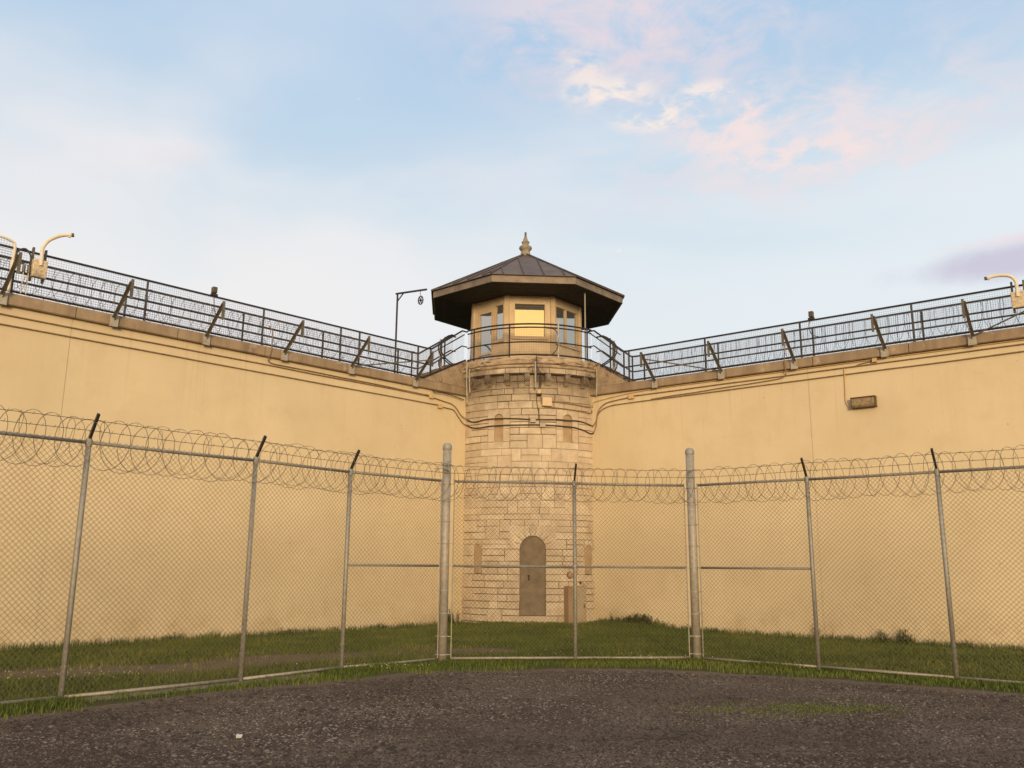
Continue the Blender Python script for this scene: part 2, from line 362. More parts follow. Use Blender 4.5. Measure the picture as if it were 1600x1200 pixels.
soil = mixc(nt, mr(nt, mth(nt, 'ADD', ap.outputs['Fac'], mth(nt, 'MULTIPLY', mth(nt, 'SUBTRACT', n4, .5), .7)), .40, .62), soil, pth)
c = mixc(nt, mr(nt, ed, .64, .78), gr, soil)
c = mixc(nt, mth(nt, 'MULTIPLY', mr(nt, mth(nt, 'ADD', am.outputs['Fac'], mth(nt, 'MULTIPLY', mth(nt, 'SUBTRACT', n4, .5), 1.1)), .35, .75), .7), c, (.070, .068, .022))
nt.links.new(c, b.inputs['Base Color']); b.inputs['Roughness'].default_value = .95; b.inputs['Specular IOR Level'].default_value = .15
bump(nt, b, mth(nt, 'ADD', mth(nt, 'MULTIPLY', n2, .5), n4), .8, .03)
def tintmat(name, stops, rough=.8, spec=.2, trans=0.):
    m, nt, b = nodes(name); a = nn_(nt, 'ShaderNodeAttribute', attribute_name='tint'); r = nn_(nt, 'ShaderNodeValToRGB'); nt.links.new(a.outputs['Fac'], r.inputs[0])
    el = r.color_ramp.elements
    while len(el) < len(stops): el.new(.5)
    for e, (p, c_) in zip(el, stops): e.position = p; e.color = (*c_, 1)
    nt.links.new(r.outputs[0], b.inputs['Base Color']); b.inputs['Roughness'].default_value = rough; b.inputs['Specular IOR Level'].default_value = spec
    return m
tintmat('grass', [(0., (.048, .075, .013)), (.5, (.105, .130, .024)), (.8, (.165, .165, .038)), (1., (.25, .21, .080))])
tintmat('pebble', [(0., (.040, .027, .019)), (.40, (.122, .089, .066)), (.75, (.178, .138, .107)), (1., (.26, .21, .165))], .85, .2)
tintmat('weed', [(0., (.040, .070, .018)), (.6, (.075, .115, .030)), (1., (.14, .15, .05))], .6, .3)
tintmat('flower', [(0., (.50, .48, .40)), (.5, (.50, .48, .40)), (1., (.55, .42, .08))], .7)

# ------------------------------------------------------------------ layout frames
TC = np.array((.61, 26.75)); ROT = 0.; TR = 2.60     # tower axis, turn and radius
CTC = np.array((.41, 26.75)); CROT = rad(3.9)          # cabin axis and turn
WALL = {'L': (np.array((-1.41, 24.83)), np.array((-.693, -.721)), np.array((.721, -.693))),
        'R': (np.array((2.35, 24.68)), np.array((.787, -.617)), np.array((-.617, -.787)))}
def W(side, s, n, z):
    p, d, q = WALL[side]; v = p + d * s + q * n; return np.array((v[0], v[1], z))
def T(phi, r, z):
    """point on the tower: angle in degrees from the tower's own front"""
    a = rad(phi) + ROT; return np.array((TC[0] + r * math.sin(a), TC[1] - r * math.cos(a), z))
def TH(th, r, z):
    """angle measured about the cabin axis, carried onto the shaft"""
    return T(math.degrees(math.asin((CTC[0] + TR * math.sin(rad(th)) - TC[0]) / TR)), r, z)
FL = [(-9.0, 6.35), (-7.2, 8.42), (-5.27, 10.62), (-3.70, 12.38), (-2.60, 13.86), (-1.15, 15.28)]
FG = [(-1.15, 15.28), (1.14, 15.55), (3.29, 15.75)]
FR = [(3.29, 15.75), (4.98, 14.46), (6.55, 13.18), (8.2, 11.85), (9.9, 10.45)]
EDGE = np.array([(-8.3, 5.6), (-5.45, 9.35), (-4.60, 10.25), (-3.55, 11.75), (-2.16, 12.9), (-1.05, 13.9), (1.06, 14.35), (3.01, 14.0), (4.76, 13.25), (6.69, 11.85), (9.3, 9.5)])
def ground_z(x, y):
    x = np.asarray(x, float); y = np.asarray(y, float)
    h = .10 * np.exp(-((x - .5) ** 2 + (y - 24.2) ** 2) / 3.0) + .13 * np.exp(-((x - 3.2) ** 2 + (y - 24.0) ** 2) / 1.3)
    return h + .03 * (vnoise(x * .5, y * .5, 3) - .5)
def seg_dist(x, y, pts):
    x = np.asarray(x, float); y = np.asarray(y, float); best = np.full(x.shape, 1e9)
    for a, b in zip(pts[:-1], pts[1:]):
        a = np.array(a); d = np.array(b) - a; t = np.clip(((x - a[0]) * d[0] + (y - a[1]) * d[1]) / (d @ d), 0, 1)
        best = np.minimum(best, np.hypot(x - a[0] - t * d[0], y - a[1] - t * d[1]))
    return best
def lawn_sd(x, y):
    """signed distance to the gravel edge, positive on the lawn side"""
    d = seg_dist(x, y, EDGE); yi = np.interp(x, EDGE[:, 0], EDGE[:, 1]); return np.where(np.asarray(y) > yi, d, -d)
PATH = [(-10., 11.6), (-7.3, 13.2), (-5.2, 14.0), (-4.0, 15.7), (-1.8, 16.9), (-.6, 17.3)]
def path_m(x, y): return np.clip(1.25 - seg_dist(x, y, PATH) / .95, 0, 1) * (.45 + .8 * vnoise(np.asarray(x) * .6, np.asarray(y) * .6, 9))
def moss_m(x, y): return np.clip(1 - np.hypot((np.asarray(x) - 3.5) / 1.5, (np.asarray(y) - 10.5) / .55), 0, 1)

# ------------------------------------------------------------------ ground
def ground():
    ax = np.concatenate([[-900, -300, -120, -60, -35, -22], np.arange(-16, 16.01, .2), [22, 35, 60, 120, 300, 900]])
    ay = np.concatenate([[-900, -300, -120, -60, -30, -12, -4], np.arange(0, 30.01, .2), [40, 60, 120, 300, 900]])
    X, Y = np.meshgrid(ax, ay); Z = ground_z(X, Y); nx, ny = len(ax), len(ay)
    v = np.stack([X, Y, Z], -1).reshape(-1, 3); i = np.arange((nx - 1) * (ny - 1)); r, c_ = i // (nx - 1), i % (nx - 1); a = r * nx + c_
    f = np.stack([a, a + 1, a + nx + 1, a + nx], 1)
    sdv = lawn_sd(X, Y).ravel(); lawn = np.clip(.5 + sdv / .7, 0, 1)
    o = bigmesh('ground', v, f, M['ground'], None, {'lawn': lawn, 'path': path_m(X, Y).ravel(), 'moss': moss_m(X, Y).ravel()}, True)
    tag(o, 'dark gravel yard and soil running up to the wall foot', kind='structure')
ground()

# ------------------------------------------------------------------ perimeter walls
def wall_box(mb, side, s0, s1, n0, n1, z0, z1):
    P, d, q = WALL[side]; c = W(side, (s0 + s1) / 2, (n0 + n1) / 2, (z0 + z1) / 2)
    return mb.box(c, np.append(d * (s1 - s0) / 2, 0), np.append(q * (n1 - n0) / 2, 0), (0, 0, (z1 - z0) / 2))
JOINT = {'L': 10.93, 'R': 6.30}
def perimeter_wall(side, label):
    t = thing('perimeter_wall', label, 'wall', W(side, 8, -.5, -.3)); tag(t, group='stucco walls meeting at the tower')
    j = JOINT[side]
    for a, b_ in ((-1.2, j - .003), (j + .003, j + 12.5)):
        mb = MB(); P, d, q = WALL[side]
        # face with slightly rolling plaster: grid front, plain back
        ns, nz = max(2, int((b_ - a) / .35)), 20; vs_ = []; fs = []
        for k in range(nz + 1):
            for i in range(ns + 1):
                s = a + (b_ - a) * i / ns; z = -.3 + 6.82 * k / nz
                e = .012 * (vnoise(s * .8 + 50, z * .8, 21 if side == 'L' else 22) - .5) if 0 < i < ns else 0
                vs_.append(W(side, s, -.12 + float(e), z))
        for k in range(nz):
            for i in range(ns):
                v0 = k * (ns + 1) + i; fs.append((v0, v0 + 1, v0 + ns + 2, v0 + ns + 1))
        mb.add(vs_, fs); o = mb.build('stucco_panel', M['stucco'], t)
    mb = MB(); wall_box(mb, side, -1.2, j + 12.5, -.93, -.16, -.3, 6.50); mb.build('wall_core', M['stucco'], t)
    s = .25 if side == 'L' else .2; s = -.55
    while s < j + 12.5:
        L = 2.35 + random.uniform(-.2, .25); mb = MB()
        # coping slab with a bevelled lip
        n0, n1, z0, z1 = -1.06, random.uniform(-.006, .006), 6.52, 6.765; a, b_ = s, s + L - .016; e = .02
        prof = [(n0, z0), (n1 - e, z0), (n1, z0 + e), (n1, z1 - e), (n1 - e, z1), (n0, z1)]
        mb.prism([W(side, a, n, z) for n, z in prof], [W(side, b_, n, z) for n, z in prof]); mb.build('coping_slab', M['concrete'], t); s += L
    # stair up to the tower deck and its cheek wall
    S0 = 1.55 if side == 'L' else 1.20
    mb = MB(); poly = [(S0, 6.767), (-.12, 7.60), (-.60, 7.60), (-.60, 6.767)]
    mb.prism([W(side, s, -.012, z) for s, z in poly], [W(side, s, -.16, z) for s, z in poly]); mb.build('stair_cheek_wall', M['parapet_concrete'], t)
    for k in range(4):
        mb = MB(); wall_box(mb, side, -.5, S0 - .12 - k * (S0 / 4), -.80, -.165, 6.767 + k * .18, 6.947 + k * .18 - .004); mb.build('stair_step', M['concrete'], t)
    return t
perimeter_wall('L', 'tall ochre stucco perimeter wall with the pulley post standing on its walkway')
perimeter_wall('R', 'tall ochre stucco perimeter wall carrying the rectangular wall light')

# ------------------------------------------------------------------ guard tower
tower = thing('guard_tower', 'round stone corner guard tower with octagonal cabin and wide dark roof', 'guard tower', (TC[0], TC[1], 0))
mb = MB(); mb.lathe([(0.01, -.3), (TR - .13, -.3), (TR - .13, 7.2), (0.01, 7.2)], TC, 72); mb.build('mortar_core', M['mortar'], tower, True)
def stone_poly(poly, depth, gap, name='stone', mat='stone', back=.15, parent=tower):
    """poly: (phi, z) outline, counter-clockwise; edges drawn in by the joint gap, face proud by depth"""
    P = np.array([(p * rad(1) * TR, z) for p, z in poly]); c = P.mean(0); n = len(P)
    def inset(g):
        out = []
        for i in range(n):
            a, b_, c_ = P[i - 1], P[i], P[(i + 1) % n]; e1 = (b_ - a) / (np.linalg.norm(b_ - a) + 1e-9); e2 = (c_ - b_) / (np.linalg.norm(c_ - b_) + 1e-9)
            n1 = np.array((-e1[1], e1[0])); n2 = np.array((-e2[1], e2[0])); m_ = n1 + n2; m_ /= (np.linalg.norm(m_) + 1e-9); out.append(b_ + m_ * g / max(.35, m_ @ n1))
        return out
    A, B = inset(gap / 2), inset(gap / 2 + .010)
    up = lambda q, r: T(math.degrees(q[0] / TR), r, q[1])
    vs_ = [up(q, TR - back) for q in A] + [up(q, TR + depth - .008 + random.uniform(-.004, .002)) for q in A] + [up(q, TR + depth + random.uniform(-.003, .003)) for q in B] + [up(np.mean(B, 0), TR + depth)]
    fs = []
    for i in range(n):
        j = (i + 1) % n; fs += [(i, j, n + j, n + i), (n + i, n + j, 2 * n + j, 2 * n + i), (2 * n + i, 2 * n + j, 3 * n)]
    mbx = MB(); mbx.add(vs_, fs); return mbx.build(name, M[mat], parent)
def rect(p0, p1, z0, z1):
    k = max(1, int(abs(p1 - p0) / 5.5)); b_ = [(p0 + (p1 - p0) * i / k, z0) for i in range(k + 1)]; t_ = [(p1 - (p1 - p0) * i / k, z1) for i in range(k + 1)]
    return b_ + t_
# openings in (phi0, phi1, z0, z1); arches sit inside the top
DOOR = (-7.9, 7.9, .29, 2.43)
NICHES = [(-25.3, -19.3, 5.08, 5.89), (19.4, 25.9, 5.08, 5.89), (-39.4, -33.4, 1.40, 2.22), (34.8, 40.4, 1.40, 2.22)]
BLOCK = [(-7.9, 7.9, .28, 2.07), (-14.0, 14.0, 2.07, 2.70)]          # door surround, laid separately
for (a, b_, z0, z1) in NICHES:
    e = 4.6 if z0 > 3 else 2.4
    BLOCK.append((a - e, b_ + e, 4.88, 6.03) if z0 > 3 else (a - .2, b_ + .2, 1.38, 2.34))
def gapz(z): return random.choice((.003, .004, .008)) if 2.8 < z < 4.7 else random.choice((.006, .010, .013, .017))
ANCH = [.10, .28, 1.38, 2.07, 2.34, 2.70, 4.88, 6.03, 6.62, 7.02]; courses = [ANCH[0]]
for a, b_ in zip(ANCH[:-1], ANCH[1:]):
    n_ = max(1, round((b_ - a) / .178)); w_ = [random.uniform(.85, 1.15) for _ in range(n_)]; t_ = sum(w_); q_ = a
    for w in w_: q_ += (b_ - a) * w / t_; courses.append(q_)
    courses[-1] = b_
nstone = 0; carry = []
for ci in range(len(courses) - 1):
    z0, z1 = courses[ci], courses[ci + 1]; busy = list(carry); carry = []
    for (a, b_, q0, q1) in BLOCK:
        if z0 < q1 - .03 and z1 > q0 + .03: busy.append((a, b_))
    busy.sort(); cur = -49.5; spans = []
    for a, b_ in busy + [(50.5, 99)]:
        if a - cur > 1.2: spans.append((cur, a))
        cur = max(cur, b_)
    for a, b_ in spans:
        p = a
        while p < b_ - .05:
            w = random.choice((6.5, 8.5, 10.5, 12.5, 14.5, 17)) * random.uniform(.85, 1.15)
            if b_ - p - w < 4.5: w = b_ - p
            if w > 20: w = w / 2
            q = min(b_, p + w); zz = z1
            if ci + 2 < len(courses) and q - p < 13 and random.random() < .24:
                z2 = courses[ci + 2]
                clash = any(not (q <= u0 or p >= u1) and z1 < v1 - .03 and z2 > v0 + .03 for (u0, u1, v0, v1) in BLOCK)
                if not clash: zz = z2; carry.append((p, q))
            z_t = min(zz, 7.015)
            if z_t - z0 > .05:
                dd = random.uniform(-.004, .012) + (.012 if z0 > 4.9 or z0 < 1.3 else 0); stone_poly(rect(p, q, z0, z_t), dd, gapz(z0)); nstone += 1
            p = q
# door surround: jamb blocks, voussoirs, sill
deg = lambda m_: math.degrees(m_ / TR)
R0, R1, ZC = .3585, .63, 2.07
for i in range(9):
    a0, a1 = math.pi - math.pi * i / 9, math.pi - math.pi * (i + 1) / 9
    ins = [(deg(R0 * math.cos(t)), ZC + R0 * math.sin(t)) for t in (a1, (a0 + a1) / 2, a0)]
    outs = [(deg(R1 * math.cos(t)), min(2.70, ZC + R1 * math.sin(t))) for t in (a0, (a0 + a1) / 2, a1)]
    stone_poly([ins[2], ins[1], ins[0]] + [outs[2], outs[1], outs[0]], .006, .007); nstone += 1
for sgn in (-1, 1):
    arcp = [(sgn * deg(R1 * math.cos(t)), min(2.695, ZC + R1 * math.sin(t))) for t in np.linspace(.02, 1.50, 8)]
    poly = arcp + [(sgn * .4, 2.70), (sgn * 14.0, 2.70)]
    if sgn < 0: poly = poly[::-1]
    stone_poly(poly, .004, .008); nstone += 1
mb = MB()   # door leaf: arched plate with a raised rim
zs = [(7.9, .29)] + [(deg(R0 * math.cos(t)), ZC + R0 * math.sin(t)) for t in np.linspace(0, math.pi, 15)] + [(-7.9, .29)]
mb.prism([T(p, TR - .060, z) for p, z in zs], [T(p, TR - .12, z) for p, z in zs]); door = mb.build('door', M['door_steel'], tower); tag(door, 'flat brown arched door with a dark slot')
mb = MB(); mb.box(T(-2.4, TR - .078, 1.28), T(0, .022, 0) - T(0, 0, 0), T(90, .018, 0) - T(0, 0, 0), (0, 0, .055)); mb.box(T(-2.4, TR - .074, 1.35), T(0, .022, 0) - T(0, 0, 0), T(90, .026, 0) - T(0, 0, 0), (0, 0, .016)); mb.build('door_slot', M['dark_inside'], door)
mb = MB(); pr = rect(-11.3, 11.3, .02, .275); mb.prism([T(p, TR + .055, z) for p, z in pr], [T(p, TR - .1, z) for p, z in pr]); mb.build('door_step', M['stone'], tower)
mb = MB(); pr = rect(-46, -11.6, -.05, .09)
for p0, p1 in ((-46, -30), (-29.8, -20), (-19.8, -11.6), (11.6, 22), (22.3, 34), (34.3, 47)):
    mb = MB(); pr = rect(p0, p1, -.15, .09); mb.prism([T(p, TR + .03, z) for p, z in pr], [T(p, TR - .1, z) for p, z in pr]); mb.build('plinth_stone', M['stone'], tower)
for (a, b_, z0, z1) in NICHES:
    hw = (b_ - a) / 2; cphi = (a + b_) / 2; rr = rad(hw) * TR; zc = z1 - rr
    out = [(cphi + hw, z0)] + [(cphi + deg(rr * math.cos(t)), zc + rr * math.sin(t)) for t in np.linspace(0, math.pi, 11)] + [(cphi - hw, z0)]
    mb = MB(); rcs = .055 if z0 > 3 else .022; mb.prism([T(p, TR - rcs, z) for p, z in out], [T(p, TR - .11, z) for p, z in out]); mb.build('blocked_window', M['niche_fill'], tower)
    # lintel cut from one block, jambs, sill
    e = 4.6 if z0 > 3 else .2; top = 6.03 if z0 > 3 else 2.34
    for sgn in (-1, 1):
        # half lintel: strips from the arch curve up to the bed joint, with its own soffit
        tt = np.linspace(0, math.pi / 2, 9); cur = [(hw + e - .12, zc + .004)] + [(deg(rr * math.cos(q)), zc + rr * math.sin(q)) for q in tt]; mb = MB(); vs_ = []; fs = []
        for u, z in cur:
            u = max(u, .10); vs_ += [T(cphi + sgn * u, TR + .006, z), T(cphi + sgn * u, TR + .006, top - .004), T(cphi + sgn * u, TR - .12, z), T(cphi + sgn * u, TR - .12, top - .004)]
        for q in range(len(cur) - 1): a4 = 4 * q; fs += [(a4, a4 + 4, a4 + 5, a4 + 1), (a4, a4 + 2, a4 + 6, a4 + 4), (a4 + 1, a4 + 5, a4 + 7, a4 + 3)]
        n4 = 4 * (len(cur) - 1); fs += [(0, 1, 3, 2), (n4, n4 + 2, n4 + 3, n4 + 1)]; mb.add(vs_, fs); mb.build('lintel_stone', M['stone'], tower)
        if z0 > 3:
            for q0, q1 in ((z0, z0 + (zc - z0) * .55), (z0 + (zc - z0) * .55, zc)): stone_poly(rect(*sorted((cphi + sgn * hw, cphi + sgn * (hw + e))), q0, q1), .004, .006)
    if z0 > 3: stone_poly(rect(a - e, b_ + e, 4.88, z0), .008, .008, 'sill_stone')
# corbel table, string course, deck slab
for k in range(-4, 5):
    p = 12.4 * k - 3.9 + .25; mb = MB()
    prof = [(TR - .05, 7.02), (TR + .20, 7.02), (TR + .20, 6.90), (TR + .17, 6.83), (TR + .10, 6.78), (TR + .07, 6.70), (TR - .05, 6.70)]
    w = 1.5; mb.prism([T(p - w, r, z) for r, z in prof], [T(p + w, r, z) for r, z in prof]); mb.build('corbel', M['stone'], tower)
p = -62
while p < 62:
    w = random.uniform(6.5, 10.5); mb = MB(); pr = rect(p + .15, p + w - .15, 7.022, 7.165)
    mb.prism([T(a, TR + .225 + random.uniform(0, .002), z) for a, z in pr], [T(a, TR - .05, z) for a, z in pr]); mb.build('band_stone', M['stone'], tower); p += w
def rough_ring(prof, name, mat, amp, seed, n=160):
    mbx = MB(); vs_ = []; fs = []; m_ = len(prof)
    for i in range(n):
        a = 2 * math.pi * i / n
        for j, (r, z) in enumerate(prof):
            e = amp * (float(vnoise(a * 9 + j * 3.1, j * 1.7 + 5, seed)) - .5) * 2 if r > 1 else 0
            vs_.append((TC[0] + (r + e) * math.sin(a), TC[1] - (r + e) * math.cos(a), z + e * .35))
    for i in range(n):
        for j in range(m_ - 1):
            a, b_ = i * m_ + j, ((i + 1) % n) * m_ + j; fs.append((a, b_, b_ + 1, a + 1))
    mbx.add(vs_, fs); return mbx.build(name, M[mat], tower)
rough_ring([(TR - .1, 7.168), (TR + .20, 7.168), (TR + .245, 7.19), (TR + .26, 7.225), (TR + .245, 7.26), (TR + .17, 7.275), (TR - .1, 7.275)], 'string_course', 'cornice', .009, 31)
rough_ring([(.05, 7.276), (TR + .20, 7.276), (TR + .24, 7.30), (TR + .245, 7.40), (TR + .235, 7.475), (TR + .20, 7.50), (.05, 7.502)], 'deck_slab', 'cornice', .013, 32)
# chain-link skirt hung round the corbels
def zig_cyl(r, p0, p1, z0, z1, pitch=.07):
    L = rad(p1 - p0) * r; nw = int(L / (pitch / 2)); nj = int((z1 - z0) / (pitch / 2)); mbx = MB()
    for k in range(nw):
        pts = [T(p0 + math.degrees((k * pitch / 2 + pitch / 2 * ((j + k) % 2)) / r), r + .004 * (-1) ** k, z0 + j * pitch / 2) for j in range(nj + 1)]
        mbx.tube(pts, .0055, 3, False)
    return mbx
o = zig_cyl(TR + .25, -43.5, -1.5, 6.68, 7.06).build('netting', M['cable'], tower); tag(o, kind='stuff')
o = zig_cyl(TR + .25, 3.5, 43.5, 6.68, 7.06).build('netting', M['cable'], tower); tag(o, kind='stuff')

# ---- cabin
RC = 1.84; AP = RC * math.cos(rad(22.5)); HW = RC * math.sin(rad(22.5)); CZ0, CZ1 = 7.503, 9.674
def F(k, u, d, z):
    """cabin face k (45 deg steps): u along the face, d outward from the wall plane"""
    a = rad(45 * k) + CROT; nx, ny = math.sin(a), -math.cos(a); return np.array((CTC[0] + nx * (AP + d) + math.cos(a) * u, CTC[1] + ny * (AP + d) + math.sin(a) * u, z))
def fbox(mbx, k, u0, u1, d0, d1, z0, z1):
    c = F(k, (u0 + u1) / 2, (d0 + d1) / 2, (z0 + z1) / 2); a = rad(45 * k) + CROT
    return mbx.box(c, (math.cos(a) * (u1 - u0) / 2, math.sin(a) * (u1 - u0) / 2, 0), (math.sin(a) * (d1 - d0) / 2, -math.cos(a) * (d1 - d0) / 2, 0), (0, 0, (z1 - z0) / 2))
mb = MB()
for k in range(8):     # corner posts make the cabin frame
    a = rad(45 * k + 22.5) + CROT; c = np.array((CTC[0] + (RC - .03) * math.sin(a), CTC[1] - (RC - .03) * math.cos(a), (CZ0 + CZ1) / 2))
    mb.box(c, (math.cos(a) * .075, math.sin(a) * .075, 0), (math.sin(a) * .05, -math.cos(a) * .05, 0), (0, 0, (CZ1 - CZ0) / 2 - .002))
mb.lathe([(.02, CZ0 + .004), (RC - .35, CZ0 + .004), (RC - .35, CZ0 + .03), (.02, CZ0 + .03)], CTC, 8)
cabin = mb.build('cabin', M['cabin_paint'], tower)
def face_panel(k, openings):
    """wall of one face as boards round its openings"""
    us = sorted({-HW + .05, HW - .05} | {q for o in openings for q in o[:2]}); zs_ = sorted({CZ0 + .002, CZ1 - .002} | {q for o in openings for q in o[2:4]}); mbx = MB()
    for i in range(len(us) - 1):
        run = None
        for j in range(len(zs_) - 1):
            uc, zc = (us[i] + us[i + 1]) / 2, (zs_[j] + zs_[j + 1]) / 2; solid = not any(o[0] < uc < o[1] and o[2] < zc < o[3] for o in openings)
            if solid: run = (run[0] if run else zs_[j], zs_[j + 1])
            if run and (not solid or j == len(zs_) - 2): fbox(mbx, k, us[i], us[i + 1], -.13, 0, *run); run = None
    return mbx.build('wall_panel', M['cabin_paint'], cabin)
def window(k, u0, u1, z0, z1, mull=(), sill=True, rec=.03):
    mbx = MB(); t = .045
    fbox(mbx, k, u0, u0 + t, -.12, .022, z0, z1); fbox(mbx, k, u1 - t, u1, -.12, .022, z0, z1); fbox(mbx, k, u0 + t, u1 - t, -.12, .020, z0, z0 + t); fbox(mbx, k, u0 + t, u1 - t, -.12, .020, z1 - t, z1)
    for m_ in mull: fbox(mbx, k, m_ - .025, m_ + .025, -.12, .016, z0 + t, z1 - t)
    mbx.build('window_frame', M['frame_paint'], cabin)
    edges = [u0 + t] + [q for m_ in mull for q in (m_ - .025, m_ + .025)] + [u1 - t]
    for i in range(0, len(edges), 2):
        mbx = MB(); fbox(mbx, k, edges[i] + .001, edges[i + 1] - .001, -rec - .008, -rec, z0 + t + .001, z1 - t - .001); mbx.build('pane', M['glass'], cabin)
    if sill: mbx = MB(); fbox(mbx, k, u0 - .05, u1 + .05, .001, .055, z0 - .06, z0 - .012); mbx.build('sill', M['frame_paint'], cabin)
op = [(-.50, .50, 8.36, 9.46)]; face_panel(0, op); window(0, *op[0], rec=.10)
op = [(-.47, .15, CZ0, 9.36), (.21, .62, 8.30, 9.46)]; face_panel(-1, op); window(-1, *op[1])
mb = MB(); t_ = .062; k = -1
fbox(mb, k, -.47, -.47 + t_, -.06, .02, CZ0 + .003, 9.36); fbox(mb, k, .15 - t_, .15, -.06, .02, CZ0 + .003, 9.36); fbox(mb, k, -.47 + t_, .15 - t_, -.06, .018, 9.26, 9.36); fbox(mb, k, -.47 + t_, .15 - t_, -.06, .018, CZ0 + .003, 7.72); fbox(mb, k, -.47 + t_, .15 - t_, -.05, .014, 7.93, 7.99)
mb.build('cabin_door', M['frame_paint'], cabin)
for z0, z1 in ((7.722, 7.928), (7.992, 9.258)): mb = MB(); fbox(mb, k, -.47 + t_, .15 - t_, -.034, -.026, z0, z1); mb.build('pane', M['glass'], cabin)
mb = MB(); mb.tube([F(k, .12, .02, 8.55), F(k, .12, .07, 8.55), F(k, .12, .07, 8.68), F(k, .12, .02, 8.68)], .010, 6); mb.build('door_handle', M['bronze'], cabin)
for k in (1, 2, -2, 3, -3):
    op = [(-.61, .54, 8.26, 9.44)]; face_panel(k, op); window(k, *op[0], mull=(-.06,))
face_panel(4, [])
mb = MB(); mb.lathe([(.02, CZ1 - .004), (AP - .10, CZ1 - .004), (AP - .10, CZ1 - .03), (.02, CZ1 - .03)], CTC, 24); mb.build('ceiling', M['dark_inside'], cabin)
# ---- roof
RE = 3.20; EAP = RE * math.cos(rad(22.5)); EHW = RE * math.sin(rad(22.5)); EZ0, EZ1, ZA = 9.678, 9.885, 11.66
def G(k, u, d, z):
    a = rad(45 * k) + CROT; return np.array((CTC[0] + math.sin(a) * d + math.cos(a) * u, CTC[1] - math.cos(a) * d + math.sin(a) * u, z))
mb = MB(); cor = lambda r, z: [np.array((CTC[0] + r * math.sin(rad(45 * k + 22.5) + CROT), CTC[1] - r * math.cos(rad(45 * k + 22.5) + CROT), z)) for k in range(8)]
mb.add(cor(RE - .06, EZ1 - .015) + [np.array((*CTC, ZA - .03))] + cor(RE - .06, EZ0 + .03), [(i, (i + 1) % 8, 8) for i in range(8)] + [tuple(range(9, 17))] + [(i, (i + 1) % 8, 9 + (i + 1) % 8, 9 + i) for i in range(8)])
roof = mb.build('roof', M['soffit'], tower)
OV = EAP + .05; OH = EHW * OV / EAP
for k in range(8):
    us = [-OH, -.90, -.30, .30, .90, OH]
    def rp(u, v, lift):       # v: 0 eave .. 1 ridge
        return G(k, u, OV * (1 - v), EZ1 + .012 + (ZA - EZ1) * v + lift)
    for i in range(5):
        a, b_ = us[i], us[i + 1]; va, vb = 1 - abs(a) / OH, 1 - abs(b_) / OH
        pts = [(a, 0), (b_, 0)] + ([(b_, vb)] if vb > .001 else []) + ([(0, .985)] if a < 0 < b_ else []) + ([(a, va)] if va > .001 else [])
        mb = MB(); mb.prism([rp(u, v * .985, .010) for u, v in pts], [rp(u, v * .985, -.004) for u, v in pts]); mb.build('roof_panel', M['roof_metal'], roof)
        if 0 < i:
            mb = MB(); mb.bar(rp(a, -.004, .026), rp(a, va * .97, .026), .028, .045, up=(0, 0, 1)); mb.build('seam', M['seam_metal'], roof)
    mb = MB(); mb.bar(rp(OH, -.002, .02), rp(0, .98, .02), .05, .05); mb.build('hip_cap', M['seam_metal'], roof)
    mb = MB(); prof = [(EAP, EZ0), (EAP + .002, EZ1), (EAP - .05, EZ1), (EAP - .05, EZ0)]
    mb.prism([G(k, -d * EHW / EAP, d, z) for d, z in prof], [G(k, d * EHW / EAP, d, z) for d, z in prof]); mb.build('fascia', M['fascia'], roof)
    mb = MB(); mb.bar(G(k, -OH, OV, EZ1 + .006), G(k, OH, OV, EZ1 + .006), .03, .02); mb.build('drip_edge', M['seam_metal'], roof)
    nb = 7
    for i in range(nb):
        d0, d1 = 1.66 + (EAP - .055 - 1.66) * i / nb, 1.66 + (EAP - .055 - 1.66) * (i + 1) / nb - .008; w0, w1 = d0 * EHW / EAP - .004, d1 * EHW / EAP - .004
        z0, z1 = EZ0 - .002 + random.uniform(-.002, .002), EZ0 + .02
        mb = MB(); A_ = [(-w0, d0), (w0, d0), (w1, d1), (-w1, d1)]; mb.prism([G(k, u, d, z0) for u, d in A_], [G(k, u, d, z1) for u, d in A_]); mb.build('soffit_board', M['soffit'], roof)
mb = MB(); mb.lathe([(.20, 11.50), (.17, 11.60), (.155, 11.70), (.14, 11.74), (.16, 11.78), (.205, 11.83), (.215, 11.87), (.20, 11.91), (.13, 11.95), (.10, 11.99), (.11, 12.03), (.133, 12.06), (.125, 12.09), (.085, 12.12), (.075, 12.17), (.05, 12.24), (.045, 12.26), (.005, 12.262)], CTC, 20); mb.build('finial', M['finial_stone'], roof, True)
mb = MB(); mb.tube([(*CTC, 12.25), (*CTC, 12.42)], .036, 8); mb.build('finial_rod', M['copper_rod'], roof)
# ---- deck railing
RR = 2.66
mb = MB(); mb.tube([TH(t, RR, 8.52) for t in np.linspace(-41, 47, 24)], .026, 8); rl = mb.build('deck_railing', M['black_pipe'], tower)
for z, r in ((8.42, .021), (7.98, .021), (7.60, .025)):
    mb = MB(); mb.tube([TH(t, RR, z) for t in np.linspace(-41, 47, 24)], r, 8); mb.build('rail', M['black_pipe'], rl)
for t in (-35.5, -10.6, 43.0):
    mb = MB(); mb.tube([TH(t, RR, 7.50), TH(t, RR, 8.52)], .022, 8); mb.build('post', M['black_pipe'], rl)
mb = MB(); mb.bar(TH(20.4, RR + .03, 7.46), TH(20.4, RR + .03, 8.70), .04, .05, up=(0, 1, 0)); mb.build('channel_post', M['plate'], rl)
mb = MB()
for t in np.arange(-41, 47.1, 1.08): mb.tube([TH(t, RR - .02, 7.6), TH(t, RR - .02, 8.42)], .0022, 4, False)
for z in np.arange(7.65, 8.42, .05): mb.tube([TH(t, RR - .02, z) for t in np.linspace(-41, 47, 40)], .0022, 4, False)
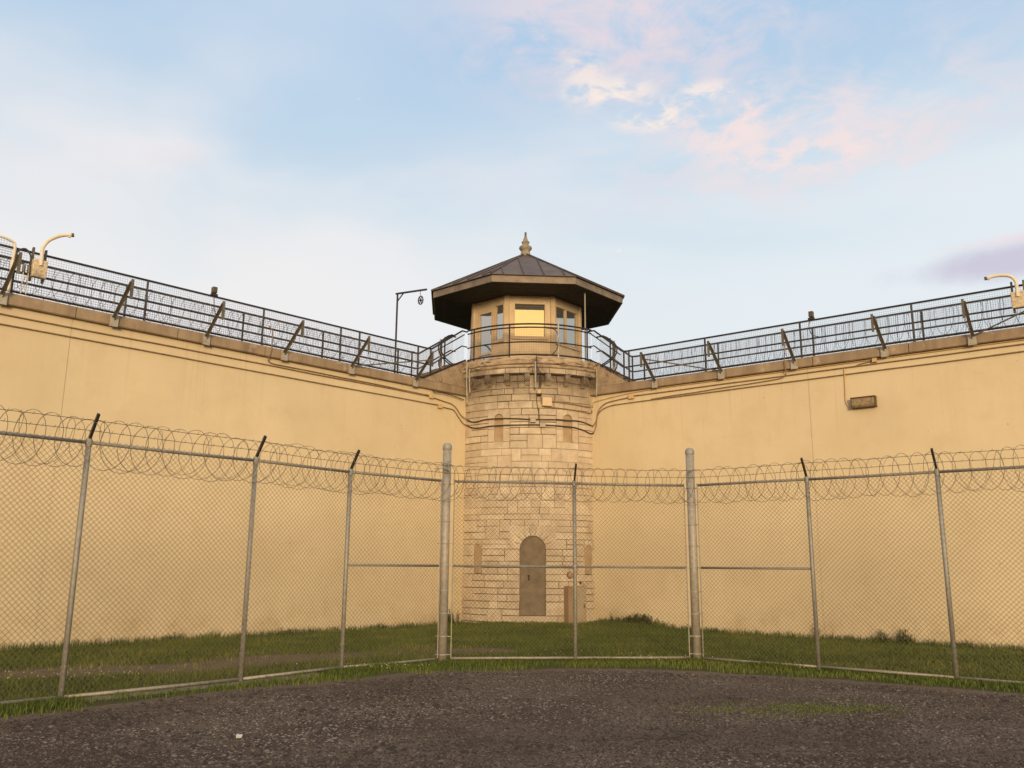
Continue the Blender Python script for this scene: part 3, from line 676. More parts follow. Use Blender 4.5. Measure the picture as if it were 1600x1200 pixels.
tag(mb.build('wire_grid', M['grid_wire'], rl), kind='stuff')
mb = MB(); mb.tube([TH(42.6, 2.60, 7.50), TH(42.6, 2.60, 9.68)], .022, 8); mb.build('downpipe', M['galvanised_light'], tower)
mb = MB(); mb.tube(arc([TH(12, RR + .02, 8.40), TH(18, RR + .03, 8.36), TH(20.2, RR + .04, 8.15), TH(19.5, RR + .05, 7.80), TH(15, RR + .05, 7.58), TH(8, RR + .06, 7.56), TH(6.3, RR + .22, 7.50), TH(6.2, RR + .27, 7.20), TH(6.4, RR + .26, 6.75)]), .014, 6); mb.build('cable', M['cable'], tower)
for t0, z0, z1, r in ((5.6, 7.34, 6.58, .030), (-36.6, 7.46, 6.25, .026), (-34.6, 7.25, 6.55, .022), (49.2, 7.50, 6.75, .030), (46.6, 7.3, 6.5, .022)):
    mb = MB(); mb.tube([TH(t0, TR + .285, z0), TH(t0, TR + .285, (z0 + z1) / 2), TH(t0, TR + .25, z1)], r, 8); mb.build('drain_pipe', M['plate'], tower)
for pts in ([TH(6.6, TR + .26, 7.1), TH(7.6, TR + .27, 6.95), TH(8.0, TR + .20, 6.7), TH(7.4, TR + .1, 6.55), TH(6.5, TR + .05, 6.35), TH(7.0, TR + .04, 6.1), TH(7.9, TR + .04, 5.9), TH(7.6, TR + .04, 5.72)],
            [TH(6.0, TR + .27, 7.3), TH(7.2, TR + .28, 7.12), TH(8.6, TR + .27, 7.0), TH(8.8, TR + .2, 6.75), TH(8.4, TR + .08, 6.56)]):
    mb = MB(); mb.tube(arc(pts), .010, 6); mb.build('cable', M['cable'], tower)
# tangled wire clumps on the cornice and skirt
def tangle(c0, c1, n, seed):
    r_ = random.Random(seed); mbx = MB()
    for i in range(n):
        t = r_.uniform(c0, c1); z = r_.uniform(6.75, 7.45); a = r_.uniform(.06, .16)
        pts = [TH(t + math.degrees(a / TR) * math.cos(q) * r_.uniform(.6, 1.3), TR + .27 + .03 * math.sin(q * 1.3), z + a * .8 * math.sin(q)) for q in np.linspace(0, r_.uniform(3, 7), 14)]
        mbx.tube(pts, .0045, 4, False)
    return mbx
for c0, c1, n, sd_ in ((-41, -30, 9, 1), (40, 48, 8, 2), (2, 10, 5, 3)): tag(tangle(c0, c1, n, sd_).build('wire_tangle', M['cable'], tower), kind='stuff')

# ------------------------------------------------------------------ walkway railings
POSTS = {'L': ([1.72, 3.76, 4.36, 6.62, 9.48, 12.12, 14.9, 17.8, 20.6], [1.40, 1.92, 4.47, 6.79, 9.66, 12.4, 15.2, 18.1, 20.9]),
         'R': ([1.21, 3.58, 6.19, 8.83, 11.4, 14.0, 16.6], [1.34, 3.66, 6.28, 8.90, 11.5, 14.1, 16.7])}
def railing(side, which, label, group):
    n = -.10 if which == 0 else -.76; ps = POSTS[side][which]; send = ps[-1]; top = 7.71 if which == 0 else 7.70
    s0 = {'L': (1.23, 1.15), 'R': (1.02, .92)}[side][which]
    t = thing('walkway_railing', label, 'railing', W(side, 8, n, 6.765), group)
    # sloping stair end: reaches the deck rail
    e0 = -.02 if which == 0 else -.15
    for z, dz, r in ((top, .80, .026), (7.24, .80, .020)):
        hook = [W(side, e0 - .15, n, z + dz), W(side, e0 + .05, n, z + dz), W(side, s0 - .02, n, z + .02), W(side, s0 + .12, n, z), W(side, send, n, z)]
        mb = MB(); mb.tube(hook, r, 8); mb.build('rail', M['black_pipe'], t)
    mb = MB(); mb.tube([W(side, e0 - .1, n, 7.63), W(side, s0 + .3, n, 6.83), W(side, send, n, 6.83)], .026, 8); mb.build('rail', M['black_pipe'], t)
    if which == 0: mb = MB(); mb.tube([W(side, e0 - .06, n - .02, 8.42), W(side, s0 - .1, n - .02, 7.64)], .017, 8); mb.build('rail', M['black_pipe'], t)
    for s in ps + [s0 + .02]:
        mb = MB(); mb.tube([W(side, s, n, 6.765), W(side, s, n, top)], .025, 8); mb.build('post', M['black_pipe'], t)
        mb = MB(); mb.box(W(side, s, n, 6.772), np.append(WALL[side][1] * .05, 0), np.append(WALL[side][2] * .05, 0), (0, 0, .006)); mb.build('base_plate', M['black_pipe'], t)
    mb = MB()
    for s in np.arange(s0 + .05, send, .05): mb.tube([W(side, s, n + .022, 6.84), W(side, s, n + .022, top)], .0022, 4, False)
    for z in np.arange(6.86, top, .05): mb.tube([W(side, s0 + .05, n + .022, z), W(side, send, n + .022, z)], .0022, 4, False)
    for s in np.arange(e0, s0 + .03, .05):
        f = (s - e0) / (s0 - e0); zt = top + .8 * (1 - f); mb.tube([W(side, s, n + .022, zt - .87), W(side, s, n + .022, zt)], .0018, 4, False)
    for q in np.arange(.05, .86, .05): mb.tube([W(side, e0, n + .022, top + .8 - q), W(side, s0 + .03, n + .022, top - q)], .0018, 4, False)
    tag(mb.build('wire_grid', M['grid_wire'], t), kind='stuff'); return t
railing('L', 0, 'black pipe railing with wire grid on the yard side of the pulley-post walkway', 'walkway railings')
railing('L', 1, 'black pipe railing on the far side of the pulley-post walkway', 'walkway railings')
railing('R', 0, 'black pipe railing with wire grid, yard side, above the wall light', 'walkway railings')
railing('R', 1, 'black pipe railing on the far side of the walkway above the wall light', 'walkway railings')
# hooped pipe gates at the heads of the two stairs
def hoop(side, s, label):
    t = thing('hooped_gate', label, 'gate', W(side, s, -.4, 7.3), 'hooped gates at the stair heads')
    for n in (-.16, -.26):
        mb = MB(); mb.tube(arc([W(side, s - .32, n, 8.32), W(side, s - .18, n, 8.30), W(side, s + .12, n, 8.06), W(side, s + .20, n, 7.86), W(side, s + .12, n, 7.66), W(side, s - .12, n, 7.50), W(side, s - .42, n, 7.40)], 5), .020, 8); mb.build('hoop', M['black_pipe'], t)
    mb = MB(); mb.tube(arc([W(side, s + .02, -.2, 7.62), W(side, s + .20, -.2, 7.50), W(side, s + .22, -.2, 7.32), W(side, s + .10, -.2, 7.15)], 5), .018, 8); mb.build('hoop', M['black_pipe'], t)
    mb = MB(); mb.tube([W(side, s, -.21, 7.10), W(side, s, -.21, 8.22)], .022, 8); mb.build('post', M['black_pipe'], t)
    mb = MB(); wall_box(mb, side, s + .02, s + .10, -.33, -.29, 7.25, 8.15); mb.build('strip', M['plate'], t)
hoop('L', .62, 'black hooped pipe gate on the stair beside the pulley post')
hoop('R', .52, 'black hooped pipe gate on the stair beside the white downpipe')
# steel outriggers
BR = {'L': [1.88, 4.06, 6.06, 8.09, 10.16, 12.29], 'R': [2.09, 4.07, 6.03, 8.19, 10.05]}
OUT = {'L': ['beside the stair next to the pulley post', 'at the low foot of the brace pole near the pulley post', 'next to the brown cable dropping over the coping', 'just below the small sensor box by the pulley-post walkway', 'between the sensor box and the cream gooseneck box', 'beside the black cable loop and cream pipe hoop'],
       'R': ['beside the stair next to the white downpipe', 'at the low foot of the brace pole near the white downpipe', 'next to the sensor box above the wall joint', 'directly above the rectangular wall light', 'beside the cream gooseneck above the wall-light wall']}
for side in 'LR':
    for s, lab in zip(BR[side], OUT[side]):
        t = thing('steel_outrigger', 'leaning steel angle outrigger ' + lab, 'outrigger', W(side, s, .03, 6.50), 'outriggers on the pulley-post wall' if side == 'L' else 'outriggers on the wall-light wall')
        mb = MB(); wall_box(mb, side, s - .085, s + .085, .008, .05, 6.49, 6.72); mb.build('bracket_plate', M['plate'], t)
        lean = random.uniform(-.02, .04)
        mb = MB(); mb.bar(W(side, s, .03, 6.64), W(side, s - .02 + lean, .74, 7.30), .012, .058); mb.bar(W(side, s + .03, .03, 6.665), W(side, s + .01 + lean, .74, 7.325), .055, .012); mb.build('strut', M['strut'], t)
        mb = MB(); wall_box(mb, side, s - .05 + lean, s + .0 + lean, .70, .745, 6.96, 7.38); mb.build('hanger', M['strut'], t)
for side, s0, s1, n1, z1, lab in (('L', 3.95, 1.90, .72, 7.14, 'thin steel pole braced between two outriggers beside the pulley post'), ('R', 4.0, 2.10, .6, 7.20, 'thin steel pole braced between two outriggers beside the white downpipe')):
    mb = MB(); mb.tube([W(side, s0, .06, 6.72), W(side, s1, n1, z1)], .018, 8); tag(mb.build('brace_pole', M['strut']), lab, 'pole')
mb = MB(); mb.tube([W('R', 10.1, .06, 6.70), W('R', 12.0, .6, 7.24)], .018, 8); tag(mb.build('brace_pole', M['strut']), 'thin steel pole braced under the cream gooseneck above the wall-light wall', 'pole')
# razor wire lying along the walkways
def coil(path, r, pitch, wire, seed, squash=1., tilt=.13, nseg=20, hand=1):
    """helix along a polyline path; path points (x,y,z)"""
    P = np.array(path, float); d = np.linalg.norm(np.diff(P, axis=0), axis=1); cum = np.concatenate([[0], np.cumsum(d)]); L = cum[-1]
    n = int(L / pitch * nseg); u = np.linspace(0, L, n); r_ = np.random.default_rng(seed); ph = u / pitch * 2 * math.pi
    turns = np.arange(0, L / pitch + 2); rv = r * (1 + r_.uniform(-.10, .10, len(turns))); rr = np.interp(u / pitch, turns, rv); jit = np.interp(u / pitch, turns, r_.uniform(-.22, .22, len(turns))) * pitch
    base = np.stack([np.interp(u, cum, P[:, k]) for k in range(3)], 1); tang = (P[-1] - P[0]) / np.linalg.norm(P[-1] - P[0]); side_ = np.cross(tang, (0, 0, 1)); side_ *= hand / np.linalg.norm(side_)
    sw = tilt * np.cos(ph)
    pts = base + np.outer(rr * np.cos(ph) * squash, side_) + np.outer(rr * np.sin(ph), (0, 0, 1)) + np.outer(jit + sw, tang)
    mbx = MB(); mbx.tube(pts, wire, 4, True)
    return mbx, pts
for side, lab in (('L', 'thin razor wire coil along the pulley-post walkway'), ('R', 'thin razor wire coil along the walkway above the wall light')):
    a, b_ = W(side, 1.6, -.42, 7.20), W(side, 16, -.42, 7.20); mb, _ = coil([a, b_], .40, .25, .0042, 5 if side == 'L' else 6, .55)
    m2, _ = coil([a + (0, 0, .06), b_ + (0, 0, .06)], .34, .33, .0042, 15 if side == 'L' else 16, .5); mb.add(m2.v, m2.f)
    tag(mb.build('razor_wire_coil', M['razor']), lab, 'razor wire', 'razor wire coils on the walkways')

# ------------------------------------------------------------------ things on the walkways
t = thing('pulley_post', 'tall thin gallows post with a pulley hanging from its arm', 'post', W('L', 2.4, -.27, 6.766))
mb = MB(); mb.tube([W('L', 2.4, -.27, 6.766), W('L', 2.4, -.27, 9.15)], .027, 8); mb.build('upright', M['black_pipe'], t)
mb = MB(); mb.bar(W('L', 2.41, -.33, 9.15), W('L', 2.30, .88, 9.04), .04, .045); mb.build('arm', M['black_pipe'], t)
mb = MB(); mb.bar(W('L', 2.4, -.26, 8.92), W('L', 2.38, -.02, 9.12), .025, .025); mb.build('brace', M['black_pipe'], t)
mb = MB(); mb.tube(arc([W('L', 2.32, .66, 9.05), W('L', 2.33, .64, 8.98), W('L', 2.32, .66, 8.90)]), .008, 6); mb.build('hook', M['black_pipe'], t)
mb = MB(); P0 = W('L', 2.32, .66, 8.77); ex = np.append(WALL['L'][2], 0) * .5 + np.array((.35, 0, 0)); ex /= np.linalg.norm(ex); ez = np.array((0, 0, 1.)); ey = np.cross(ez, ex)
for rr, w in ((.085, .02),):
    ring = [P0 + ex * .075 * math.cos(a) + ez * .115 * math.sin(a) for a in np.linspace(0, 2 * math.pi, 21)]; mb.tube(ring, .018, 6)
for a in (0, math.pi / 3, 2 * math.pi / 3): mb.tube([P0 - ex * .06 * math.cos(a) - ez * .09 * math.sin(a), P0 + ex * .06 * math.cos(a) + ez * .09 * math.sin(a)], .012, 6)
mb.tube([P0 - ey * .02, P0 + ey * .02], .032, 10); mb.build('pulley_wheel', M['black_pipe'], t)
def gooseneck(side, s, pts, label):
    t = thing('gooseneck_arm', label, 'camera arm', W(side, s, .08, 7.15), 'cream gooseneck arms')
    mb = MB(); mb.tube(arc([W(side, s, .14, 7.40)] + [W(side, a, n, z) for a, n, z in pts], 6), .036, 10); mb.build('bent_pipe', M['cream_paint'], t)
    e = pts[-1]; e2 = pts[-2]; v0, v1 = W(side, *e2), W(side, *e); dv = (v1 - v0) / np.linalg.norm(v1 - v0); mb = MB(); mb.tube([v1 - dv * .015, v1 + dv * .03], .040, 10); mb.build('end_cap', M['bronze'], t)
    mb = MB(); mb.tube([v1 - dv * .05, v1 - dv * .05 - np.array((0, 0, .05))], .025, 8); mb.build('lens', M['cream_paint'], t)
    mb = MB(); wall_box(mb, side, s - .135, s + .135, .0, .13, 7.16, 7.53); o = mb.build('box', M['mottled_box'], t)
    bv = o.modifiers.new('bevel', 'BEVEL'); bv.width = .018; bv.segments = 2
    for q in (-.115, .115): mb = MB(); wall_box(mb, side, s + q - .02, s + q + .02, -.075, -.012, 7.10, 7.80); mb.build('bracket', M['strut'], t)
gooseneck('L', 11.72, [(11.72, .12, 7.62), (11.72, .12, 7.78), (11.64, .14, 7.95), (11.50, .18, 8.07), (11.38, .22, 8.13), (11.25, .28, 8.15)], 'cream gooseneck pipe on a mottled box beside the hanging black cable loop')
gooseneck('R', 11.03, [(11.03, .12, 7.60), (11.02, .12, 7.76), (10.94, .13, 7.88), (10.80, .16, 7.925), (10.64, .20, 7.93), (10.48, .24, 7.90)], 'cream gooseneck pipe on a mottled box on the walkway above the wall light')
t = thing('cable_loop', 'black cable loop with two dark connectors beside the cream gooseneck box', 'cable', W('L', 12.0, .05, 6.8))
mb = MB()
for q in (0, .02): mb.tube(arc([W('L', 11.90, .05, 7.36), W('L', 11.90, .06, 7.56 + q), W('L', 12.0, .06, 7.68 + q), W('L', 12.12, .06, 7.62 + q), W('L', 12.16, .06, 7.48), W('L', 12.08, .06, 7.40 - q), W('L', 11.96, .05, 7.42)]), .012, 6)
mb.build('loop', M['cable'], t)
for s in (11.99, 11.90):
    mb = MB(); mb.tube([W('L', s, .05, 7.22), W('L', s, .05, 7.38)], .032, 8); mb.build('connector', M['strut'], t)
    mb = MB(); mb.tube([W('L', s, .05, 6.78), W('L', s, .05, 7.24)], .009, 6); mb.build('lead', M['cream_paint'], t)
t = thing('pipe_frame', 'cream pipe hoop frame with grid standing above the walkway railing', 'frame', W('L', 12.6, .05, 6.77))
mb = MB(); mb.tube(arc([W('L', 12.20, .03, 6.77), W('L', 12.20, .03, 7.30), W('L', 12.19, .03, 7.70), W('L', 12.27, .03, 7.80), W('L', 12.6, .03, 7.84), W('L', 13.6, .03, 7.84)], 6), .027, 8); mb.build('hoop', M['cream_paint'], t)
mb = MB()
for s in np.arange(12.24, 13.6, .05): mb.tube([W('L', s, .03, 7.2), W('L', s, .03, 7.82)], .0022, 4, False)
for z in np.arange(7.22, 7.8, .05): mb.tube([W('L', 12.22, .03, z), W('L', 13.6, .03, z)], .0022, 4, False)
tag(mb.build('wire_grid', M['grid_wire'], t), kind='stuff')
for side, s, lab, cab in (('L', 7.93, 'small dark sensor box on the railing of the pulley-post walkway', [(7.94, -.10, 7.76), (7.96, -.02, 7.6), (7.95, .0, 7.4), (7.90, .02, 7.25), (7.75, .05, 7.16)]), ('R', 6.49, 'small dark sensor box on the railing above the wall light', [(6.48, -.10, 7.72), (6.44, -.04, 7.6), (6.46, -.03, 7.42), (6.52, -.03, 7.3), (6.66, -.06, 7.25)])):
    t = thing('sensor_box', lab, 'sensor', W(side, s, -.1, 7.72), 'sensor boxes on the railings')
    mb = MB(); wall_box(mb, side, s - .055, s + .055, -.16, -.05, 7.79, 7.94); o = mb.build('housing', M['bronze'], t); bv = o.modifiers.new('bevel', 'BEVEL'); bv.width = .01
    mb = MB(); wall_box(mb, side, s - .075, s + .075, -.14, -.06, 7.725, 7.775); mb.build('clamp', M['black_pipe'], t)
    mb = MB(); mb.tube(arc([W(side, *q) for q in cab]), .011, 6); mb.build('cable', M['cable'], t)

# ------------------------------------------------------------------ conduits and boxes on the walls
def conduit(pts, r, mat, label, group=None, rounded=True):
    mb = MB(); mb.tube(arc(pts, 5) if rounded else pts, r, 8); return tag(mb.build('conduit', M[mat], None, True), label, 'conduit', group)
def sag(side, s0, s1, z0, z1, k=9, amp=.012, n=-.095, seed=1):
    r_ = random.Random(seed); return [W(side, s0 + (s1 - s0) * i / k, n, z0 + (z1 - z0) * i / k + r_.uniform(-amp, amp)) for i in range(k + 1)]
conduit(sag('L', 22, 1.28, 6.34, 6.33, 16, .006, seed=1), .015, 'conduit', 'upper long brown conduit running along the pulley-post wall')
conduit(sag('L', 22, .94, 6.155, 6.11, 16, .006, seed=2), .015, 'conduit', 'lower long brown conduit running along the pulley-post wall')
conduit([W('L', 6.49, -.06, 7.30), W('L', 6.42, .0, 7.18), W('L', 6.42, .035, 6.90), W('L', 6.44, .035, 6.60), W('L', 6.44, -.06, 6.45), W('L', 6.30, -.09, 6.39)] + sag('L', 5.9, 1.32, 6.39, 6.36, 6, .01, seed=3), .014, 'conduit', 'brown cable dropping over the coping from a railing post to a wall box')
conduit([W('L', 1.12, -.095, 6.31), W('L', .75, -.095, 6.26), W('L', .42, -.095, 6.22), W('L', .22, -.09, 6.12), W('L', .02, -.08, 5.92), TH(-39.5, TR + .035, 5.80)], .016, 'conduit', 'upper cable curving down from a wall box to the tower, pulley-post side')
conduit([W('L', .80, -.095, 6.08), W('L', .50, -.095, 6.07), W('L', .30, -.095, 6.04), W('L', .12, -.09, 5.86), W('L', -.05, -.07, 5.70), TH(-39.5, TR + .035, 5.64)], .016, 'conduit', 'lower cable curving down from a wall box to the tower, pulley-post side')
conduit([W('L', 1.20, -.03, 6.50), W('L', 1.12, -.02, 6.45), W('L', 1.0, -.02, 6.47), W('L', .5, -.02, 6.46), W('L', 0., -.02, 6.40)], .014, 'cable', 'short dark cable tucked under the coping beside the tower')
def tower_cable(prof, r, mat, label):
    pts = [TH(t, TR + .035, z) for t, z in prof]; return conduit(pts, r, mat, label)
tower_cable([(-40.5, 5.79), (-36, 5.72), (-32, 5.71), (-27, 5.745), (-18, 5.75), (-8, 5.73), (2, 5.70), (12, 5.70), (20, 5.71), (27, 5.71), (34, 5.72), (41, 5.69), (48, 5.62)], .019, 'cable', 'upper dark cable wrapped round the front of the stone tower')
tower_cable([(-40.5, 5.64), (-37, 5.56), (-32, 5.52), (-24, 5.54), (-14, 5.545), (-4, 5.54), (6, 5.545), (15, 5.54), (24, 5.53), (32, 5.52), (40, 5.46), (45, 5.40), (49, 5.41)], .019, 'cable', 'lower dark cable wrapped round the front of the stone tower')
conduit([TH(47, TR + .04, 5.62), W('R', .02, -.06, 5.66), W('R', .10, -.09, 5.82), W('R', .12, -.095, 5.98), W('R', .20, -.095, 6.12), W('R', .42, -.095, 6.26), W('R', .8, -.095, 6.31), W('R', 1.2, -.095, 6.34)], .016, 'conduit', 'upper cable curving up from the tower to a wall box, wall-light side')
conduit([TH(48, TR + .04, 5.42), W('R', .03, -.05, 5.46), W('R', .08, -.09, 5.66), W('R', .10, -.095, 5.88), W('R', .24, -.095, 6.06), W('R', .55, -.095, 6.16)] + sag('R', 1.0, 20, 6.18, 6.28, 14, .006, seed=5), .015, 'conduit', 'lowest long conduit running from the tower along the wall-light wall')
conduit([TH(46, TR + .05, 6.16), W('R', -.02, -.04, 6.30), W('R', .15, -.09, 6.36), W('R', 1.2, -.095, 6.46), W('R', 2.4, -.095, 6.495)] + sag('R', 4, 20, 6.49, 6.50, 8, .004, seed=6), .012, 'conduit_painted', 'thin conduit just under the coping of the wall-light wall')
conduit(sag('R', 1.36, 20, 6.37, 6.42, 14, .006, seed=7), .015, 'conduit', 'middle long conduit leaving the wall box on the wall-light wall')
conduit(sag('R', 1.9, 5.3, 6.21, 6.31, 5, .006, seed=8, n=-.085) + [W('R', 5.62, -.09, 6.33), W('R', 5.76, -.08, 6.40), W('R', 5.79, .03, 6.55), W('R', 5.79, .035, 6.85), W('R', 5.82, .0, 7.18)], .013, 'conduit', 'brown cable rising over the coping of the wall-light wall to the railing')
def wbox(side, s, z, w, h, label, mat='conduit_painted', group=None):
    mb = MB(); wall_box(mb, side, s - w / 2, s + w / 2, -.118, -.04, z - h / 2, z + h / 2); o = mb.build('junction_box', M[mat]); bv = o.modifiers.new('bevel', 'BEVEL'); bv.width = .012; bv.segments = 2
    tag(o, label, 'junction box', group)
wbox('L', 1.20, 6.325, .15, .12, 'painted junction box under the coping, higher of two beside the pulley post'); wbox('L', .86, 6.09, .15, .13, 'painted junction box lower of two beside the tower, pulley-post side')
wbox('R', 1.27, 6.35, .16, .13, 'painted junction box where two conduits meet on the wall-light wall'); wbox('R', 7.92, 6.47, .11, .10, 'small painted box tucked under the coping above the wall light')
conduit([W('R', 7.85, -.095, 6.46), W('R', 7.6, -.095, 6.43), W('R', 7.42, -.095, 6.38)], .012, 'conduit', 'short dark cable leaving the small box above the wall light')
def tbox(th, z, w, h, label, mat, d=.10):
    a = rad(th); c = TH(th, TR + .005 + d / 2, z); mb = MB(); mb.box(c, (math.cos(a) * w / 2, math.sin(a) * w / 2, 0), (math.sin(a) * d / 2, -math.cos(a) * d / 2, 0), (0, 0, h / 2)); o = mb.build('junction_box', M[mat]); bv = o.modifiers.new('bevel', 'BEVEL'); bv.width = .012; bv.segments = 2
    return tag(o, label, 'junction box')
tbox(4.2, 5.68, .17, .15, 'grey box on the upper cable round the tower', 'junction_grey'); tbox(10.2, 5.54, .17, .14, 'grey box on the lower cable round the tower', 'junction_grey')
tbox(12.9, 6.21, .28, .25, 'large pale square box on the tower below the corbels', 'cabin_paint', .12)
t = thing('tower_lamp', 'small pale lamp with dark underside on the tower below the drain pipe', 'lamp', TH(8, TR + .1, 6.4))
mb = MB(); mb.lathe([(.02, 6.57), (.06, 6.56), (.075, 6.50), (.075, 6.43)], TH(8, TR + .10, 0)[:2], 14); mb.build('housing', M['cabin_paint'], t, True); mb = MB(); mb.lathe([(.078, 6.435), (.078, 6.40), (.05, 6.385), (.005, 6.383)], TH(8, TR + .10, 0)[:2], 14); mb.build('lens', M['cable'], t, True); mb = MB(); a_ = TH(8, TR - .01, 6.5); mb.tube([a_, TH(8, TR + .06, 6.5)], .025, 8); mb.build('mount', M['cabin_paint'], t)
tower_cable([(15.5, 6.24), (24, 6.215), (33, 6.195), (42, 6.17), (48, 6.20)], .022, 'conduit', 'pipe leaving the large pale box round the tower')
tower_cable([(9.3, 6.42), (9.6, 6.2), (11, 6.09), (14, 6.07), (26, 6.04), (38, 6.01), (44, 5.99), (47, 6.02), (47.5, 6.10)], .016, 'conduit', 'thin cable looping under the large pale box on the tower')
# wall light
t = thing('wall_light', 'rectangular bronze wall light with ribbed lens fixed to the stucco', 'wall light', W('R', 7.6, -.1, 5.36))
mb = MB(); prof = [(-.117, 5.37), (.02, 5.365), (.045, 5.385), (.0, 5.40), (-.117, 5.40)]
wall_box(mb, 'R', 7.335, 7.885, -.117, -.085, 5.37, 5.585); wall_box(mb, 'R', 7.325, 7.895, -.117, .05, 5.585, 5.605); wall_box(mb, 'R', 7.325, 7.895, -.117, .02, 5.35, 5.369); wall_box(mb, 'R', 7.87, 7.895, -.084, .03, 5.371, 5.583); wall_box(mb, 'R', 7.325, 7.345, -.084, .02, 5.371, 5.583); mb.build('housing', M['bronze'], t)
for i in range(9):
    s = 7.35 + i * .0575; mb = MB(); pr = [(-.084, 5.374), (.01, 5.374), (.03, 5.42), (.03, 5.55), (.02, 5.58), (-.084, 5.58)]; mb.prism([W('R', s, n, z) for n, z in pr], [W('R', s + .054, n - .004 * (i % 2), z) for n, z in pr]); mb.build('lens_rib', M['lamp_glass'], t)
mb = MB(); mb.tube(arc([W('R', 7.20, -.095, 6.36), W('R', 7.20, -.095, 6.1), W('R', 7.185, -.095, 5.62), W('R', 7.20, -.095, 5.50), W('R', 7.26, -.095, 5.40), W('R', 7.33, -.095, 5.385)]), .013, 8); mb.build('conduit', M['conduit_painted'], t)

# ------------------------------------------------------------------ at the tower foot
t = thing('utility_cabinet', 'tan metal cabinet with a rusty side board at the tower foot', 'cabinet', TH(29, TR + .2, .02))
a = rad(24); ex = np.array((math.cos(a), math.sin(a), 0)); ey = np.array((math.sin(a), -math.cos(a), 0)); c0 = TH(31.5, TR + .12, .55)
mb = MB(); mb.box(c0, ex * .215, ey * .17, (0, 0, .52)); o = mb.build('case', M['cabinet_grey'], t); bv = o.modifiers.new('bevel', 'BEVEL'); bv.width = .008
mb = MB(); mb.box(c0 + ey * .175 + np.array((0, 0, .0)), ex * .195, ey * .006, (0, 0, .49)); mb.build('door_panel', M['cabinet_grey'], t)
mb = MB(); mb.box(c0 - ex * .275 + ey * .0, ex * .055, ey * .15, (0, 0, .515)); mb.build('side_board', M['rust_wood'], t)
mb = MB(); mb.box(c0 + np.array((0, 0, .527)) - ex * .04, ex * .285, ey * .19, (0, 0, .008)); mb.build('top_plate', M['cabinet_grey'], t)
mb = MB(); mb.box(c0 + ey * .19 + ex * .14, ex * .012, ey * .012, (0, 0, .05)); mb.build('handle', M['bronze'], t)
t = thing('alarm_bell', 'round dark bell on the tower stones above the cabinet', 'bell', TH(28.4, TR + .05, 1.27))
a = rad(28.4); ex = np.array((math.cos(a), math.sin(a), 0)); ey = np.array((math.sin(a), -math.cos(a), 0)); c0 = TH(28.4, TR, 1.37); mb = MB()
for (r0, d0), (r1, d1) in zip([(.09, .01), (.09, .04), (.075, .07), (.04, .09)], [(.09, .04), (.075, .07), (.04, .09), (.002, .093)]):
    mb.add([c0 + ey * d0 + r0 * (ex * math.cos(q) + np.array((0, 0, 1)) * math.sin(q)) for q in np.linspace(0, 2 * math.pi, 17)[:-1]] + [c0 + ey * d1 + r1 * (ex * math.cos(q) + np.array((0, 0, 1)) * math.sin(q)) for q in np.linspace(0, 2 * math.pi, 17)[:-1]], [(i, (i + 1) % 16, 16 + (i + 1) % 16, 16 + i) for i in range(16)])
mb.build('dome', M['rust_wood'], t, True); mb = MB(); mb.tube([c0 - ey * .02, c0 + ey * .012], .10, 16); mb.build('back_plate', M['bronze'], t)
mb = MB(); mb.tube([TH(35.9, TR - .01, 1.16), TH(35.9, TR + .05, 1.16)], .03, 10); mb.tube([TH(35.9, TR + .05, 1.16), TH(35.9, TR + .075, 1.16)], .018, 8); tag(mb.build('valve_knob', M['bronze']), 'small dark knob on the stones above the cabinet', 'knob')

# ------------------------------------------------------------------ chain-link fence
ZT = 3.07
def zig_tubes(p0, p1, z0, z1, off, pitch=.072, r=.0029, seed=0):
    p0, p1 = np.array(p0, float), np.array(p1, float); L = np.linalg.norm(p1 - p0); d = (p1 - p0) / L; nrm = np.array((d[1], -d[0]))
    if nrm[1] > 0: nrm = -nrm               # towards the yard
    nw = int(L / (pitch / 2)); nj = int((z1 - z0) / (pitch / 2)) + 1
    k = np.arange(nw)[:, None]; j = np.arange(nj)[None, :]
    u = k * pitch / 2 + pitch / 2 * ((j + k) % 2) + 0 * j; z = z0 + j * pitch / 2 + 0 * k
    wob = .020 * (vnoise(u * 1.1 + 10 * seed, z * .9, 40 + seed) - .5) * 2
    u = u + wob; dep = off + .07 * (vnoise(u * .5, z * .5, 60 + seed) - .5) + .003 * (((j + k) % 2) * 2 - 1)
    P = np.stack([p0[0] + d[0] * u + nrm[0] * dep, p0[1] + d[1] * u + nrm[1] * dep, z + .004 * (vnoise(u * 2, z * 2, 7) - .5)], -1)   # nw,nj,3
    a3 = [(math.cos(q), math.sin(q)) for q in (math.pi / 2, math.pi * 7 / 6, math.pi * 11 / 6)]
    D3 = np.array((d[0], d[1], 0)); N3 = np.array((nrm[0], nrm[1], 0))
    V = np.stack([P + r * (ca * D3 * 1.3 + sa * N3) for ca, sa in a3], 2)   # nw,nj,3,3
    idx = np.arange(nw * nj * 3).reshape(nw, nj, 3); fs = []
    for m_ in range(3):
        q = (m_ + 1) % 3; fs.append(np.stack([idx[:, :-1, m_], idx[:, :-1, q], idx[:, 1:, q], idx[:, 1:, m_]], -1).reshape(-1, 4))
    return V.reshape(-1, 3), np.concatenate(fs)
def yard_normal(a, b):
    d = np.array(b, float) - np.array(a, float); d /= np.linalg.norm(d); n = np.array((d[1], -d[0])); return -n if n[1] > 0 else n
def P3(p, z): return np.array((p[0], p[1], z))
